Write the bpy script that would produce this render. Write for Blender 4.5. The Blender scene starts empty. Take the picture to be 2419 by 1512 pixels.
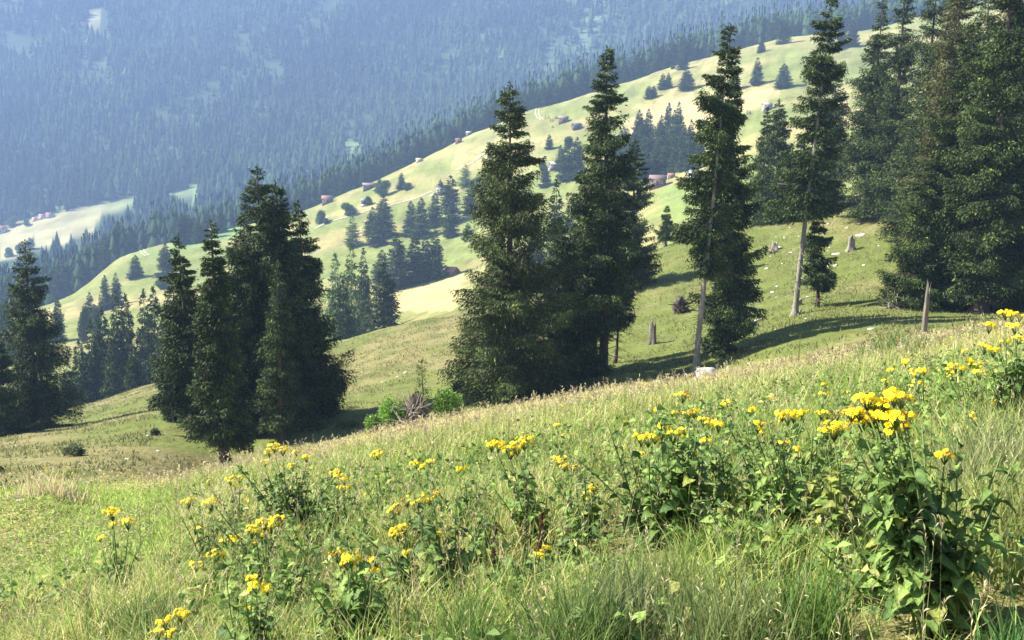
import bpy, math, random
import numpy as np
from mathutils import Vector, Matrix
from mathutils.bvhtree import BVHTree

# ------------------------------------------------------------------ camera, sky, sun, exposure
SC = bpy.context.scene
COL = SC.collection
F, CX, CY = 2094.0, 1209.0, 756.0            # focal length and centre for a 2418 x 1512 picture
PITCH, ROLL = math.radians(-7.0), math.radians(0.6)
fw = Vector((0, math.cos(PITCH), math.sin(PITCH)))
up0 = Vector((0, -math.sin(PITCH), math.cos(PITCH)))
rt0 = Vector((1, 0, 0))
rt = rt0*math.cos(ROLL) + up0*math.sin(ROLL)
up = up0*math.cos(ROLL) - rt0*math.sin(ROLL)
CAM = Vector((0, 0, 1.65))
cd = bpy.data.cameras.new('camera')
cam = bpy.data.objects.new('camera', cd); COL.objects.link(cam)
cam.matrix_world = Matrix(((rt.x, up.x, -fw.x, CAM.x), (rt.y, up.y, -fw.y, CAM.y), (rt.z, up.z, -fw.z, CAM.z), (0, 0, 0, 1)))
cd.sensor_width = 36; cd.lens = 36*F/2418; cd.clip_start = 0.05; cd.clip_end = 20000
SC.camera = cam

SUN_EL, SUN_AZ = math.radians(43), math.radians(-80)   # azimuth clockwise from +Y; the sun stands on the valley side
sun_dir = Vector((math.cos(SUN_EL)*math.sin(SUN_AZ), math.cos(SUN_EL)*math.cos(SUN_AZ), math.sin(SUN_EL)))
W = bpy.data.worlds.new('World'); SC.world = W; W.use_nodes = True
nt = W.node_tree; bg = nt.nodes['Background']
sky = nt.nodes.new('ShaderNodeTexSky'); sky.sky_type = 'NISHITA'; sky.sun_disc = False
sky.sun_elevation = SUN_EL; sky.sun_rotation = SUN_AZ; sky.altitude = 1400
nt.links.new(sky.outputs[0], bg.inputs[0]); bg.inputs[1].default_value = 0.07
sl = bpy.data.lights.new('sun', 'SUN'); sl.energy = 5.0; sl.angle = math.radians(0.53); sl.color = (1.0, 0.94, 0.82)
so = bpy.data.objects.new('sun', sl); COL.objects.link(so)
so.rotation_euler = (-sun_dir).to_track_quat('-Z', 'Y').to_euler()
SC.view_settings.view_transform = 'Standard'; SC.view_settings.look = 'None'
SC.view_settings.exposure = 1.95; SC.view_settings.gamma = 1.0
SC.render.engine = 'CYCLES'
cy = SC.cycles
cy.max_bounces = 5; cy.diffuse_bounces = 3; cy.glossy_bounces = 1; cy.transmission_bounces = 3; cy.volume_bounces = 1
cy.use_denoising = True
cy.caustics_reflective = False; cy.caustics_refractive = False
HAZE_D = 0.00025
HAZE_C = (0.40, 0.58, 1.0, 1)

rng = np.random.default_rng(7)
random.seed(7)
fwn, upn, rtn, camn = (np.array(v) for v in (fw, up, rt, CAM))

# ------------------------------------------------------------------ noise
_perm = rng.random((256, 256))
def vnoise(x, y):
    xi = np.floor(x).astype(int); yi = np.floor(y).astype(int)
    fx = x-xi; fy = y-yi; fx = fx*fx*(3-2*fx); fy = fy*fy*(3-2*fy)
    g = lambda a, b: _perm[a % 256, b % 256]
    return (g(xi, yi)*(1-fx)+g(xi+1, yi)*fx)*(1-fy) + (g(xi, yi+1)*(1-fx)+g(xi+1, yi+1)*fx)*fy
def fbm(x, y, o=4):
    s = 0; a = .5; t = 0
    for i in range(o):
        s = s+a*vnoise(x*2**i+17.3*i, y*2**i+5.1*i); t += a; a *= .5
    return s/t

# ------------------------------------------------------------------ terrain: key rows of (picture height, distance), turned into world heights
def curve(pts, sm=60):
    xs = np.array([p[0] for p in pts], float); ys = np.array([p[1] for p in pts], float)
    g = np.arange(-2000, 5001, 10.0)
    sl0 = (ys[1]-ys[0])/(xs[1]-xs[0]); sl1 = (ys[-1]-ys[-2])/(xs[-1]-xs[-2])
    v = np.interp(g, xs, ys)
    v = np.where(g < xs[0], ys[0]+(g-xs[0])*np.clip(sl0, -.4, .4), v)
    v = np.where(g > xs[-1], ys[-1]+(g-xs[-1])*np.clip(sl1, -.4, .4), v)
    k = np.exp(-0.5*(np.arange(-20, 21)*10/sm)**2); k /= k.sum()
    v = np.convolve(np.pad(v, 20, mode='edge'), k, 'valid')
    return lambda x: np.interp(x, g, v)
const = lambda c: (lambda x: np.full_like(np.asarray(x, float), c))
nearpy = lambda d: (lambda x: 759-377*(np.asarray(x, float)-CX)/F+3455/d)
C1 = curve([(0,1184),(250,1152),(400,1134),(530,1106),(700,1078),(870,1026),(1000,1000),(1200,966),(1450,918),(1650,894),(1875,858),(2000,838),(2300,792),(2418,776)], 35)
C1D = curve([(-300,17),(0,20),(300,28),(530,46),(870,45),(1200,45),(1650,45),(2000,32),(2418,26)])
R3 = curve([(0,1085),(300,1048),(530,1052),(870,985),(1200,915),(1450,878),(1650,850),(1875,762),(2100,738),(2300,745),(2418,738)])
R3D = curve([(-300,45),(0,48),(300,50),(530,56),(870,62),(1650,62),(2418,58)])
R4 = curve([(-400,1080),(0,1012),(200,990),(390,935),(600,935),(830,882),(1200,795),(1480,730),(1650,690),(1875,650),(2080,592),(2418,545)])
C2 = curve([(-400,1070),(0,990),(100,975),(200,958),(300,925),(390,898),(600,850),(830,800),(950,764),(1070,742),(1200,715),(1300,690),(1480,628),(1560,582),(1680,555),(1800,528),(1950,480),(2080,438),(2250,370),(2418,310)], 25)
C2D = curve([(-400,115),(0,118),(400,125),(1000,135),(1560,130),(2080,118),(2418,115)])
R6 = curve([(-600,1120),(0,1040),(400,980),(700,920),(830,860),(950,775),(1070,725),(1209,700),(1480,650),(1600,625),(1800,600),(2080,520),(2418,400)])
R7 = curve([(-600,980),(0,860),(200,830),(400,800),(600,770),(850,745),(950,722),(1070,690),(1200,640),(1480,560),(1560,495),(1650,478),(1900,400),(2080,330),(2418,200)])
R8 = curve([(-600,830),(0,768),(180,722),(400,680),(600,650),(850,600),(1070,560),(1300,470),(1557,412),(1800,300),(2080,240),(2418,120)])
R9 = curve([(-600,830),(0,745),(120,718),(180,692),(230,650),(290,604),(350,588),(420,572),(580,535),(700,505),(740,490),(860,440),(1000,375),(1100,325),(1230,270),(1420,215),(1600,155),(1800,102),(1900,85),(2050,70),(2418,-20),(3000,-150)], 14)
R9D = curve([(-600,520),(180,540),(500,600),(1000,660),(2000,700),(2418,720)])
R10 = curve([(-600,840),(0,760),(180,712),(290,640),(420,600),(580,560),(740,515),(860,466),(1000,400),(1100,352),(1230,296),(1420,240),(1600,180),(1800,128),(2050,96),(2418,10),(3000,-120)])
R10D = lambda x: R9D(x)+110
R11 = curve([(-600,700),(0,625),(200,600),(330,575),(420,560),(740,520),(1000,410),(1230,305),(1420,250),(1600,190),(1800,135),(2050,100),(2418,20),(3000,-110)])
R12 = curve([(-600,590),(0,538),(100,515),(200,488),(330,462),(420,445),(500,430),(740,405),(1000,340),(1230,262),(1420,210),(1600,150),(1800,95),(2050,60),(2418,-20),(3000,-150)])
def MR(base):
    return curve([(-600,base+40),(0,base),(1000,base-60),(1600,base-150),(2418,base-300)])
def MR2(base):
    return curve([(-600,base),(1600,base-20),(2418,base-40),(3600,base-60)])
KEYS = [(nearpy(1.0), const(1.0)), (nearpy(3.2), const(3.2)), (nearpy(6), const(6)), (lambda x: nearpy(12)(x)+14, const(12.0)),
        (lambda x: C1(x)+34*np.clip((C1D(x)-19)/8, 0.3, 1), lambda x: np.maximum(C1D(x)*.58, 13.5)),
        (C1, C1D), (lambda x: C1(x)+6, lambda x: C1D(x)*1.14), (R3, R3D), (R4, const(90.0)), (C2, C2D),
        (R6, const(215.0)), (R7, const(300.0)), (R8, const(430.0)), (R9, R9D), (R10, R10D),
        (R11, const(980.0)), (R12, const(1130.0)), (MR(330), const(1320.0)), (MR(140), const(1520.0)), (MR2(-60), const(1720.0)), (MR2(-150), const(1850.0))]
tx = np.concatenate([np.linspace(-1.15, -.68, 28)[:-1], np.linspace(-.68, .68, 420), np.linspace(.68, 1.15, 28)[1:]])
drow = np.exp(np.linspace(math.log(1.0), math.log(1850.0), 300))
PX = CX+tx*F
def kw_(d): return np.interp(d, [20, 60, 150], [3.5, 2.0, 1.0])      # the ground reaches further sideways close to the viewpoint
def T_(t, d): a = np.abs(t); return np.sign(t)*np.where(a > .68, .68+(a-.68)*kw_(d), a)
KD = np.array([k[1](PX) for k in KEYS]); KP = np.array([k[0](CX+F*T_(tx, k[1](PX))) for k in KEYS])
KQ = KD*(CY-KP)/F
Q = np.zeros((len(drow), len(tx)))
def pchip(x, y, xi):
    h = np.diff(x); dl = np.diff(y)/h
    m = np.zeros_like(y)
    w1 = 2*h[1:]+h[:-1]; w2 = h[1:]+2*h[:-1]
    ok = dl[:-1]*dl[1:] > 0
    with np.errstate(all='ignore'):
        hm = (w1+w2)/(w1/dl[:-1]+w2/dl[1:])
    m[1:-1] = np.where(ok, hm, 0); m[0] = dl[0]; m[-1] = dl[-1]
    i = np.clip(np.searchsorted(x, xi)-1, 0, len(x)-2)
    t = (xi-x[i])/h[i]
    return (2*t**3-3*t**2+1)*y[i]+(t**3-2*t**2+t)*h[i]*m[i]+(-2*t**3+3*t**2)*y[i+1]+(t**3-t**2)*h[i]*m[i+1]
for j in range(len(tx)):
    Q[:, j] = pchip(KD[:, j], KQ[:, j], drow)
X_ = drow[:, None]*T_(tx[None, :], drow[:, None]); D_ = np.repeat(drow[:, None], len(tx), 1)
amp = np.interp(drow, [1, 10, 40, 80, 130, 300, 600, 900, 1850], [.01, .05, .12, .34, .32, .8, 1.4, 3, 9])[:, None]
wl = np.interp(drow, [1, 10, 40, 130, 300, 900, 1850], [1.0, 2.0, 5, 9, 26, 60, 120])
Q += amp*1.1*(fbm(X_/2.6+7, D_/4.5, 3)-.5)*np.clip(D_/20, 0, 1)*np.clip((200-D_)/60, 0, 1)
Q += amp*2*(fbm(X_/14+3, D_/14, 4)-.5)*np.clip(D_/14, 0, 1)*np.clip((900-D_)/300, .3, 1)
Q += amp*1.6*(fbm(X_/55+9, D_/40+4, 3)-.5)*np.clip((D_-150)/100, 0, 1)
Q += amp*2.4*(fbm(X_/120+2, D_/150+1, 4)-.5)*np.clip((D_-1000)/200, 0, 1)
# rows behind the viewpoint carry on the same slope
dneg = np.array([-14., -7., -3., -1., .3])
Xn = np.array([T_(tx, 1.0)*(1.0+(1.0-d)*1.6) for d in dneg])
Qn = (-3*dneg[:, None]+377*Xn)/F-1.65
Dall = np.concatenate([np.repeat(dneg[:, None], len(tx), 1), D_]); Xall = np.concatenate([Xn, X_]); Qall = np.concatenate([Qn, Q])
GP = camn+Dall[..., None]*fwn+Xall[..., None]*rtn+Qall[..., None]*upn
NR, NC = Dall.shape; OFF = len(dneg)
def P(px, py, d):
    return CAM+fw*d+rt*(d*(px-CX)/F)+up*(d*(CY-py)/F)
def S(t, d):
    """ground point for picture column t (tangent) at distance d; arrays welcome"""
    t = np.asarray(t, float); d = np.asarray(d, float)
    a = np.abs(t); tu = np.sign(t)*np.where(a > .68, .68+(a-.68)/kw_(d), a)
    i = np.clip(np.searchsorted(drow, d)-1, 0, len(drow)-2); j = np.clip(np.searchsorted(tx, tu)-1, 0, len(tx)-2)
    u = (d-drow[i])/(drow[i+1]-drow[i]); v = (tu-tx[j])/(tx[j+1]-tx[j])
    q = (Q[i, j]*(1-v)+Q[i, j+1]*v)*(1-u)+(Q[i+1, j]*(1-v)+Q[i+1, j+1]*v)*u
    return camn+d[..., None]*fwn+(d*t)[..., None]*rtn+q[..., None]*upn
def pix(Pn):
    r = Pn-camn; d = r@fwn
    return CX+F*(r@rtn)/d, CY-F*(r@upn)/d, d
_v = [tuple(p) for p in GP.reshape(-1, 3)]
_f = [(i*NC+j, i*NC+j+1, (i+1)*NC+j+1, (i+1)*NC+j) for i in range(NR-1) for j in range(NC-1)]
BVH = BVHTree.FromPolygons(_v, _f)
def at(px, py):
    dirn = (P(px, py, 1.0)-CAM).normalized()
    h = BVH.ray_cast(CAM+dirn*0.3, dirn)
    return h[0]
def hz(x, y, z0=900):
    h = BVH.ray_cast(Vector((x, y, z0)), Vector((0, 0, -1)))
    return h[0].z if h[0] is not None else 0.0
def gd(px, d):
    return Vector(S((px-CX)/F, np.float64(d)))
def depth(p): return (p-CAM).dot(fw)

def inpoly(x, y, poly):
    c = np.zeros(x.shape, bool); n = len(poly)
    for i in range(n):
        x1, y1 = poly[i]; x2, y2 = poly[(i+1) % n]
        if y1 == y2: continue
        c ^= ((y1 > y) != (y2 > y)) & (x < (x2-x1)*(y-y1)/(y2-y1)+x1)
    return c

# ------------------------------------------------------------------ materials
def veg(name, rough=.6, transl=.25, spec=.2, rand=.0, noise=None, bump=0):
    m = bpy.data.materials.new(name); m.use_nodes = True; n = m.node_tree; L = n.links.new
    p = n.nodes['Principled BSDF']; out = n.nodes['Material Output']
    a = n.nodes.new('ShaderNodeAttribute'); a.attribute_name = 'col'
    c = a.outputs['Color']
    if rand:
        oi = n.nodes.new('ShaderNodeObjectInfo'); mr = n.nodes.new('ShaderNodeMapRange')
        mr.inputs[3].default_value = 1-rand; mr.inputs[4].default_value = 1+rand
        L(oi.outputs['Random'], mr.inputs[0]); mx = n.nodes.new('ShaderNodeVectorMath'); mx.operation = 'SCALE'
        L(c, mx.inputs[0]); L(mr.outputs[0], mx.inputs['Scale']); c = mx.outputs[0]
    if noise:
        for sc, lo, hi, det in noise:
            tc = n.nodes.new('ShaderNodeNewGeometry'); no = n.nodes.new('ShaderNodeTexNoise'); no.inputs['Scale'].default_value = sc
            no.inputs['Detail'].default_value = det; L(tc.outputs['Position'], no.inputs['Vector'])
            mr = n.nodes.new('ShaderNodeMapRange'); mr.inputs[1].default_value = .3; mr.inputs[2].default_value = .7
            mr.inputs[3].default_value = lo; mr.inputs[4].default_value = hi; L(no.outputs[0], mr.inputs[0])
            mx = n.nodes.new('ShaderNodeVectorMath'); mx.operation = 'SCALE'; L(c, mx.inputs[0]); L(mr.outputs[0], mx.inputs['Scale']); c = mx.outputs[0]
            if bump:
                b = n.nodes.new('ShaderNodeBump'); b.inputs['Strength'].default_value = bump; b.inputs['Distance'].default_value = .6/sc
                L(no.outputs[0], b.inputs['Height']); L(b.outputs[0], p.inputs['Normal'])
    L(c, p.inputs['Base Color']); p.inputs['Roughness'].default_value = rough; p.inputs['Specular IOR Level'].default_value = spec
    if transl:
        t = n.nodes.new('ShaderNodeBsdfTranslucent'); L(c, t.inputs[0]); ms = n.nodes.new('ShaderNodeMixShader'); ms.inputs[0].default_value = transl
        L(p.outputs[0], ms.inputs[1]); L(t.outputs[0], ms.inputs[2]); L(ms.outputs[0], out.inputs[0])
    return m
def solid(name, c, rough=.8, sc=6, var=.3, bump=.3, wave=None):
    m = bpy.data.materials.new(name); m.use_nodes = True; n = m.node_tree; L = n.links.new
    p = n.nodes['Principled BSDF']; tc = n.nodes.new('ShaderNodeTexCoord')
    no = n.nodes.new('ShaderNodeTexNoise'); no.inputs['Scale'].default_value = sc; no.inputs['Detail'].default_value = 6
    if wave:
        mp = n.nodes.new('ShaderNodeMapping'); mp.inputs['Scale'].default_value = wave
        L(tc.outputs['Object'], mp.inputs[0]); L(mp.outputs[0], no.inputs['Vector'])
    else: L(tc.outputs['Object'], no.inputs['Vector'])
    cr = n.nodes.new('ShaderNodeValToRGB'); cr.color_ramp.elements[0].position = .3; cr.color_ramp.elements[1].position = .7
    cr.color_ramp.elements[0].color = tuple(x*(1-var) for x in c[:3])+(1,); cr.color_ramp.elements[1].color = tuple(min(.95, x*(1+var)) for x in c[:3])+(1,)
    L(no.outputs[0], cr.inputs[0]); L(cr.outputs[0], p.inputs['Base Color']); p.inputs['Roughness'].default_value = rough
    p.inputs['Specular IOR Level'].default_value = .25
    b = n.nodes.new('ShaderNodeBump'); b.inputs['Strength'].default_value = bump; b.inputs['Distance'].default_value = .03; L(no.outputs[0], b.inputs['Height']); L(b.outputs[0], p.inputs['Normal'])
    return m
M_ground = veg('meadow turf', .95, 0, .05, noise=[(.35, .85, 1.15, 5), (3.5, .7, 1.3, 6)], bump=.5)
M_far = veg('hay meadow', .95, 0, .05, noise=[(.06, .85, 1.15, 6), (.5, .82, 1.18, 4)], bump=.3)
M_mtn = veg('forest floor', .95, 0, .05, noise=[(.03, .7, 1.3, 6)], bump=.0)
M_needle = veg('spruce needles', .65, .06, .15)
M_needle_far = veg('distant needles', .75, .08, .1, rand=.22)
M_forest = veg('far forest', .9, 0, .0)
M_leaf = veg('broad leaf', .6, .34, .2, noise=[(45, .75, 1.25, 3)], bump=.7)
M_grass = veg('grass blades', .55, .42, .25)
M_petal = veg('yellow petals', .6, .25, .15)
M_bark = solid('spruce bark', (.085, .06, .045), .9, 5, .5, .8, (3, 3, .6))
M_barkpale = solid('pale grey bark', (.21, .185, .155), .9, 5, .45, .9, (3, 3, .7))  # paler, greyer bark colour for the two long bare boles
M_dead = solid('weathered dead wood', (.27, .23, .185), .85, 6, .45, .8, (4, 4, .6))
M_snag = solid('grey split wood', (.15, .13, .11), .9, 6, .5, .9, (5, 5, .5))
M_rot = solid('rotten brown wood', (.085, .066, .052), .9, 6, .5, .8)
M_rock = solid('pale limestone', (.42, .40, .35), .85, 3, .3, .7)
M_stem = solid('green plant stem', (.12, .17, .05), .6, 10, .2, .1)
M_path = solid('pale gravel path', (.30, .27, .19), .95, .6, .15, .2)

# ------------------------------------------------------------------ object helpers
def tag(o, label=None, cat=None, group=None, kind=None):
    if label: o['label'] = label
    if cat: o['category'] = cat
    if group: o['group'] = group
    if kind: o['kind'] = kind
    return o
def thing(name, label, cat, loc, group=None, rz=0):
    o = bpy.data.objects.new(name, None); COL.objects.link(o); o.location = loc; o.rotation_euler = (0, 0, rz)
    o.empty_display_size = .2
    return tag(o, label, cat, group)
def mesh(name, V, Fs, mat, col=None, smooth=False):
    """V (n,3); Fs list of (m,k) face arrays"""
    me = bpy.data.meshes.new(name); V = np.asarray(V, np.float32)
    me.vertices.add(len(V)); me.vertices.foreach_set('co', V.ravel())
    Fs = [np.asarray(f, np.int32) for f in Fs if len(f)]
    nl = sum(f.size for f in Fs); npoly = sum(len(f) for f in Fs)
    me.loops.add(nl); me.loops.foreach_set('vertex_index', np.concatenate([f.ravel() for f in Fs]))
    st = []; o = 0
    for f in Fs:
        st.append(o+np.arange(len(f))*f.shape[1]); o += f.size
    me.polygons.add(npoly); me.polygons.foreach_set('loop_start', np.concatenate(st).astype(np.int32))
    me.update(calc_edges=True)
    if smooth: me.polygons.foreach_set('use_smooth', np.ones(npoly, bool))
    if col is not None:
        a = me.attributes.new('col', 'FLOAT_COLOR', 'POINT')
        c = np.ones((len(V), 4), np.float32); c[:, :3] = col; a.data.foreach_set('color', c.ravel())
    me.materials.append(mat); me.validate()
    return me
def put(name, me, parent=None, loc=(0, 0, 0)):
    o = bpy.data.objects.new(name, me); COL.objects.link(o); o.location = loc
    if parent: o.parent = parent
    return o
class MB:
    """collects pieces into one mesh"""
    def __init__(s): s.V = []; s.F = {3: [], 4: []}; s.C = []; s.n = 0
    def add(s, V, F, col=(1, 1, 1)):
        V = np.asarray(V, float); F = np.asarray(F, int)
        s.V.append(V); s.F[F.shape[1]].append(F+s.n); s.n += len(V)
        c = np.empty((len(V), 3)); c[:] = col; s.C.append(c)
    def mesh(s, name, mat, smooth=False):
        return mesh(name, np.concatenate(s.V), [np.concatenate(s.F[k]) for k in (3, 4) if s.F[k]], mat, np.concatenate(s.C), smooth)
    def obj(s, name, mat, parent=None, loc=(0, 0, 0), smooth=False):
        return put(name, s.mesh(name, mat, smooth), parent, loc)
def norm(a): return a/np.maximum(np.linalg.norm(a, axis=-1, keepdims=True), 1e-9)
def tube(mb, pts, rad, k=6, col=(1, 1, 1), jit=0):
    pts = np.asarray(pts, float); n = len(pts); rad = np.broadcast_to(rad, (n,))
    t = norm(np.gradient(pts, axis=0)); ref = np.array([1, 0, 0.]) if abs(t[0][0]) < .8 else np.array([0, 1., 0])
    a = norm(np.cross(t, ref)); b = np.cross(t, a); ang = np.arange(k)*2*np.pi/k
    R = rad[:, None, None]*(1+jit*(rng.random((n, k, 1))-.5))
    V = pts[:, None]+R*(np.cos(ang)[None, :, None]*a[:, None]+np.sin(ang)[None, :, None]*b[:, None])
    i = np.arange(n-1)[:, None]*k; j = np.arange(k)[None]; j2 = (j+1) % k
    Fq = np.stack([i+j, i+j2, i+k+j2, i+k+j], -1).reshape(-1, 4)
    V = V.reshape(-1, 3); V = np.concatenate([V, pts[:1], pts[-1:]]); m = n*k
    mb.add(V, Fq, col)
    s = mb.n-len(V)
    caps = [(s+m, s+(q+1) % k, s+q) for q in range(k)]+[(s+m+1, s+(n-1)*k+q, s+(n-1)*k+(q+1) % k) for q in range(k)]
    mb.F[3].append(np.array(caps))
def box(mb, x0, x1, y0, y1, z0, z1, col=(1, 1, 1)):
    V = [(x, y, z) for z in (z0, z1) for y in (y0, y1) for x in (x0, x1)]
    mb.add(V, [(0, 2, 3, 1), (4, 5, 7, 6), (0, 1, 5, 4), (2, 6, 7, 3), (0, 4, 6, 2), (1, 3, 7, 5)], col)
def sprays(mb, c, d, L, Wd, col, droop=.15):
    """ragged leaf-shaped quads: centre base c, direction d"""
    n = len(c); d = norm(d); r = norm(rng.normal(size=(n, 3))); s = norm(np.cross(d, r)); u = np.cross(s, d)
    L = np.broadcast_to(L, (n,))[:, None]; Wd = np.broadcast_to(Wd, (n,))[:, None]
    V = np.stack([c, c+d*L*.45+s*Wd*.5+u*L*.06, c+d*L-np.array([0, 0, 1.])*L*droop, c+d*L*.55-s*Wd*.5+u*L*.06], 1)
    Fq = np.arange(n*4).reshape(n, 4)
    C = np.repeat(col, 4, 0)
    mb.add(V.reshape(-1, 3), Fq, C)

# ------------------------------------------------------------------ terrain objects
ppx, ppy, _ = pix(GP.reshape(-1, 3)[OFF*NC:]); ppx = ppx.reshape(-1, NC); ppy = ppy.reshape(-1, NC)
GPf = GP[OFF:]; gx, gy = GPf[..., 0], GPf[..., 1]
def lerp(a, b, t): return a+(b-a)*t[..., None]
def ss(x, a, b): t = np.clip((x-a)/(b-a), 0, 1); return t*t*(3-2*t)
c1d = np.broadcast_to(C1D(PX), D_.shape); r9d = np.broadcast_to(R9D(PX), D_.shape)
G_green = np.array([.125, .150, .040]); G_bright = np.array([.20, .30, .045]); G_straw = np.array([.42, .34, .17]); G_olive = np.array([.22, .23, .07])
n1 = fbm(gx/4, gy/4, 4); n2 = fbm(gx/22+5, gy/22, 4); n3 = fbm(gx/60, gy/28+7, 4)
near = lerp(np.broadcast_to(G_green*1.2, GPf.shape), np.array([.30, .27, .11]), ss(n1, .35, .65))
near = lerp(near, G_straw*.75, ss(D_/c1d, .45, .85)*ss(n1, .25, .55))
mid = lerp(np.broadcast_to(G_green*.80, GPf.shape), G_straw*.46, .68*ss(n2+.5*(n1-.5), .35, .62))
mid = lerp(mid, G_green*.7, ss(n1, .56, .72)*.7)
far = lerp(np.broadcast_to(np.array([.150, .170, .050]), GPf.shape), np.array([.25, .22, .09]), ss(n3+.3*(n2-.5), .42, .66))
stripe = fbm(gx/90+2, (gy+gx*.25)/5.5, 3)
far = lerp(far, np.array([.135, .17, .05]), ss(stripe, .5, .68)*.55)
far = lerp(far, far*.72, ss(fbm(gx/35+4, (gy+gx*.3)/1.7, 3), .52, .7)*.8)
far = far*(.84+.32*fbm(gx/9, gy/9+3, 4))[..., None]
for poly, c, k in [([(935,700),(1000,665),(1090,650),(1090,700),(1070,735),(935,735)], (.36,.30,.13), .8),
                   ([(1480,330),(1475,290),(1550,240),(1700,225),(1860,205),(1800,250),(1690,300),(1600,340)], (.33,.27,.14), .8),
                   ([(1060,400),(1080,350),(1180,330),(1300,330),(1200,400)], (.31,.27,.12), .6),
                   ([(1900,310),(2000,230),(2010,290),(1960,330)], (.33,.26,.14), .8),
                   ([(290,605),(420,575),(600,520),(560,560),(400,600)], (.12,.20,.06), .7),
                   ([(560,440),(1560,440),(1640,520),(1640,600),(1560,560)], (.15,.22,.05), .0),
                   ([(1560,450),(1640,420),(1900,400),(1800,540),(1560,590)], (.14,.185,.05), .8)]:
    mk = inpoly(ppx+12*(n2-.5), ppy+10*(n1-.5), poly) & (D_ > 130) & (D_ < 800)
    far = np.where(mk[..., None], far*(1-k)+np.array(c)*k, far)
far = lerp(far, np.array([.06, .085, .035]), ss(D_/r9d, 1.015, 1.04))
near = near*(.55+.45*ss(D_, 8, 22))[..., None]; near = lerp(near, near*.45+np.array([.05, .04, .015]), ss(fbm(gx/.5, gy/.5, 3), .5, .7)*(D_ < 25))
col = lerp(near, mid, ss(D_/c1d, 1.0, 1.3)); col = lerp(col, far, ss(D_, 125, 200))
Bd = int(np.searchsorted(drow, 122))+OFF; Md = int(np.searchsorted(drow, 800))+OFF
def sheet(name, i0, i1, cgrid, mat, dz=0):
    g = GP[i0:i1].copy(); n, m = g.shape[:2]
    i = np.arange(n-1)[:, None]*m; j = np.arange(m-1)[None]
    Fq = np.stack([i+j, i+j+1, i+m+j+1, i+m+j], -1).reshape(-1, 4)
    return put(name, mesh(name, g.reshape(-1, 3), [Fq], mat, cgrid.reshape(-1, 3), True))
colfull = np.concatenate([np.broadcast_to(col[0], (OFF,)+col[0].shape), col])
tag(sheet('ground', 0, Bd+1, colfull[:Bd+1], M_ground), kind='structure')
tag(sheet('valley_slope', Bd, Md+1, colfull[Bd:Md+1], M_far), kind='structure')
# mountain: clearings where no tree stands
CLEAR = [[(-40,560),(0,540),(60,522),(130,505),(200,488),(290,468),(330,462),(320,478),(240,500),(230,530),(195,560),(150,575),(60,560),(0,592),(-60,600)],
         [(398,456),(440,448),(468,430),(468,466),(445,474),(405,470)],
         [(0,592),(60,560),(120,580),(60,600),(0,620)],
         [(175,62),(210,50),(215,25),(240,15),(255,30),(250,45),(200,62)], [(15,85),(60,76),(100,80),(60,92),(20,97)],
         [(930,312),(950,303),(970,302),(955,316)], [(800,345),(820,335),(850,338),(880,340),(860,350),(815,352)]]
SCREE = [[(1400,-40),(1480,-40),(1430,60),(1380,130),(1300,190),(1265,260),(1240,285),(1225,270),(1250,190),(1300,110),(1370,50)],
         [(1640,30),(1720,-30),(1780,-30),(1680,40)], [(350,350),(380,325),(430,370),(420,400),(380,390)]]
mg = lerp(np.broadcast_to(np.array([.03, .05, .022]), GPf.shape), np.array([.055, .085, .035]), ss(fbm(gx/50, gy/50, 4), .5, .75))
clr = np.zeros(D_.shape, bool)
for p_ in CLEAR: clr |= inpoly(ppx+14*(n2-.5), ppy+8*(n1-.5), p_)
clr &= D_ > 900
mg = np.where(clr[..., None], lerp(np.broadcast_to(np.array([.26, .24, .12]), GPf.shape), np.array([.145, .185, .08]), ss(ppx+60*(n2-.5), 180, 330)), mg)
scr = np.zeros(D_.shape, bool)
for p_ in SCREE: scr |= inpoly(ppx+30*(n2-.5), ppy+30*(n1-.5), p_)
scr &= D_ > 900
mg = np.where(scr[..., None], np.array([.065, .10, .05])*(0.7+.6*n1[..., None]), mg)
mf = np.concatenate([np.zeros((OFF,)+mg[0].shape), mg]); mf[Md] = colfull[Md]
tag(sheet('mountain', Md, NR, mf[Md:], M_mtn), kind='structure')

# ------------------------------------------------------------------ far forest: conical trees past counting, one mass
def cone_forest(name, pts, H, R, colr, tiers=3, sides=5, mat=None):
    n = len(pts); V = []; Fc = []; C = []; base = 0
    for k in range(tiers):
        z0 = (0.08+.27*k) if tiers == 3 else k*.4; z1 = min(1.0, z0+.5) if k < tiers-1 else 1.0
        rr = 1-.3*k
        a0 = rng.random((n, 1))*6.28+np.arange(sides)*6.2832/sides
        rj = R[:, None]*rr*(.75+.5*rng.random((n, sides)))
        ring = np.stack([pts[:, None, 0]+np.cos(a0)*rj, pts[:, None, 1]+np.sin(a0)*rj, pts[:, None, 2]+(z0+.06*(rng.random((n, sides))-.5))*H[:, None]], -1)
        tip = pts+np.stack([0*H, 0*H, z1*H], -1)
        V.append(np.concatenate([ring, tip[:, None]], 1).reshape(-1, 3))
        b = base+np.arange(n)[:, None]*(sides+1); j = np.arange(sides)[None]
        Fc.append(np.stack([b+j, b+(j+1) % sides, b+sides+0*j], -1).reshape(-1, 3)); base += n*(sides+1)
        cc = np.repeat(colr[:, None], sides+1, 1).copy(); cc[:, :-1] *= (.7+.4*rng.random((n, sides, 1)))
        C.append(cc.reshape(-1, 3))
    return put(name, mesh(name, np.concatenate(V), [np.concatenate(Fc)], mat or M_forest, np.concatenate(C)))
def treecol(n, lo=(.022, .042, .022), hi=(.046, .078, .03)):
    t = rng.random((n, 1))**1.5
    return np.array(lo)*(1-t)+np.array(hi)*t
N = 46000
t_ = rng.uniform(-.72, .72, N); d_ = np.sqrt(rng.uniform(760**2, 1840**2, N))
G = S(t_, d_); fx, fy, _ = pix(G)
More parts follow.
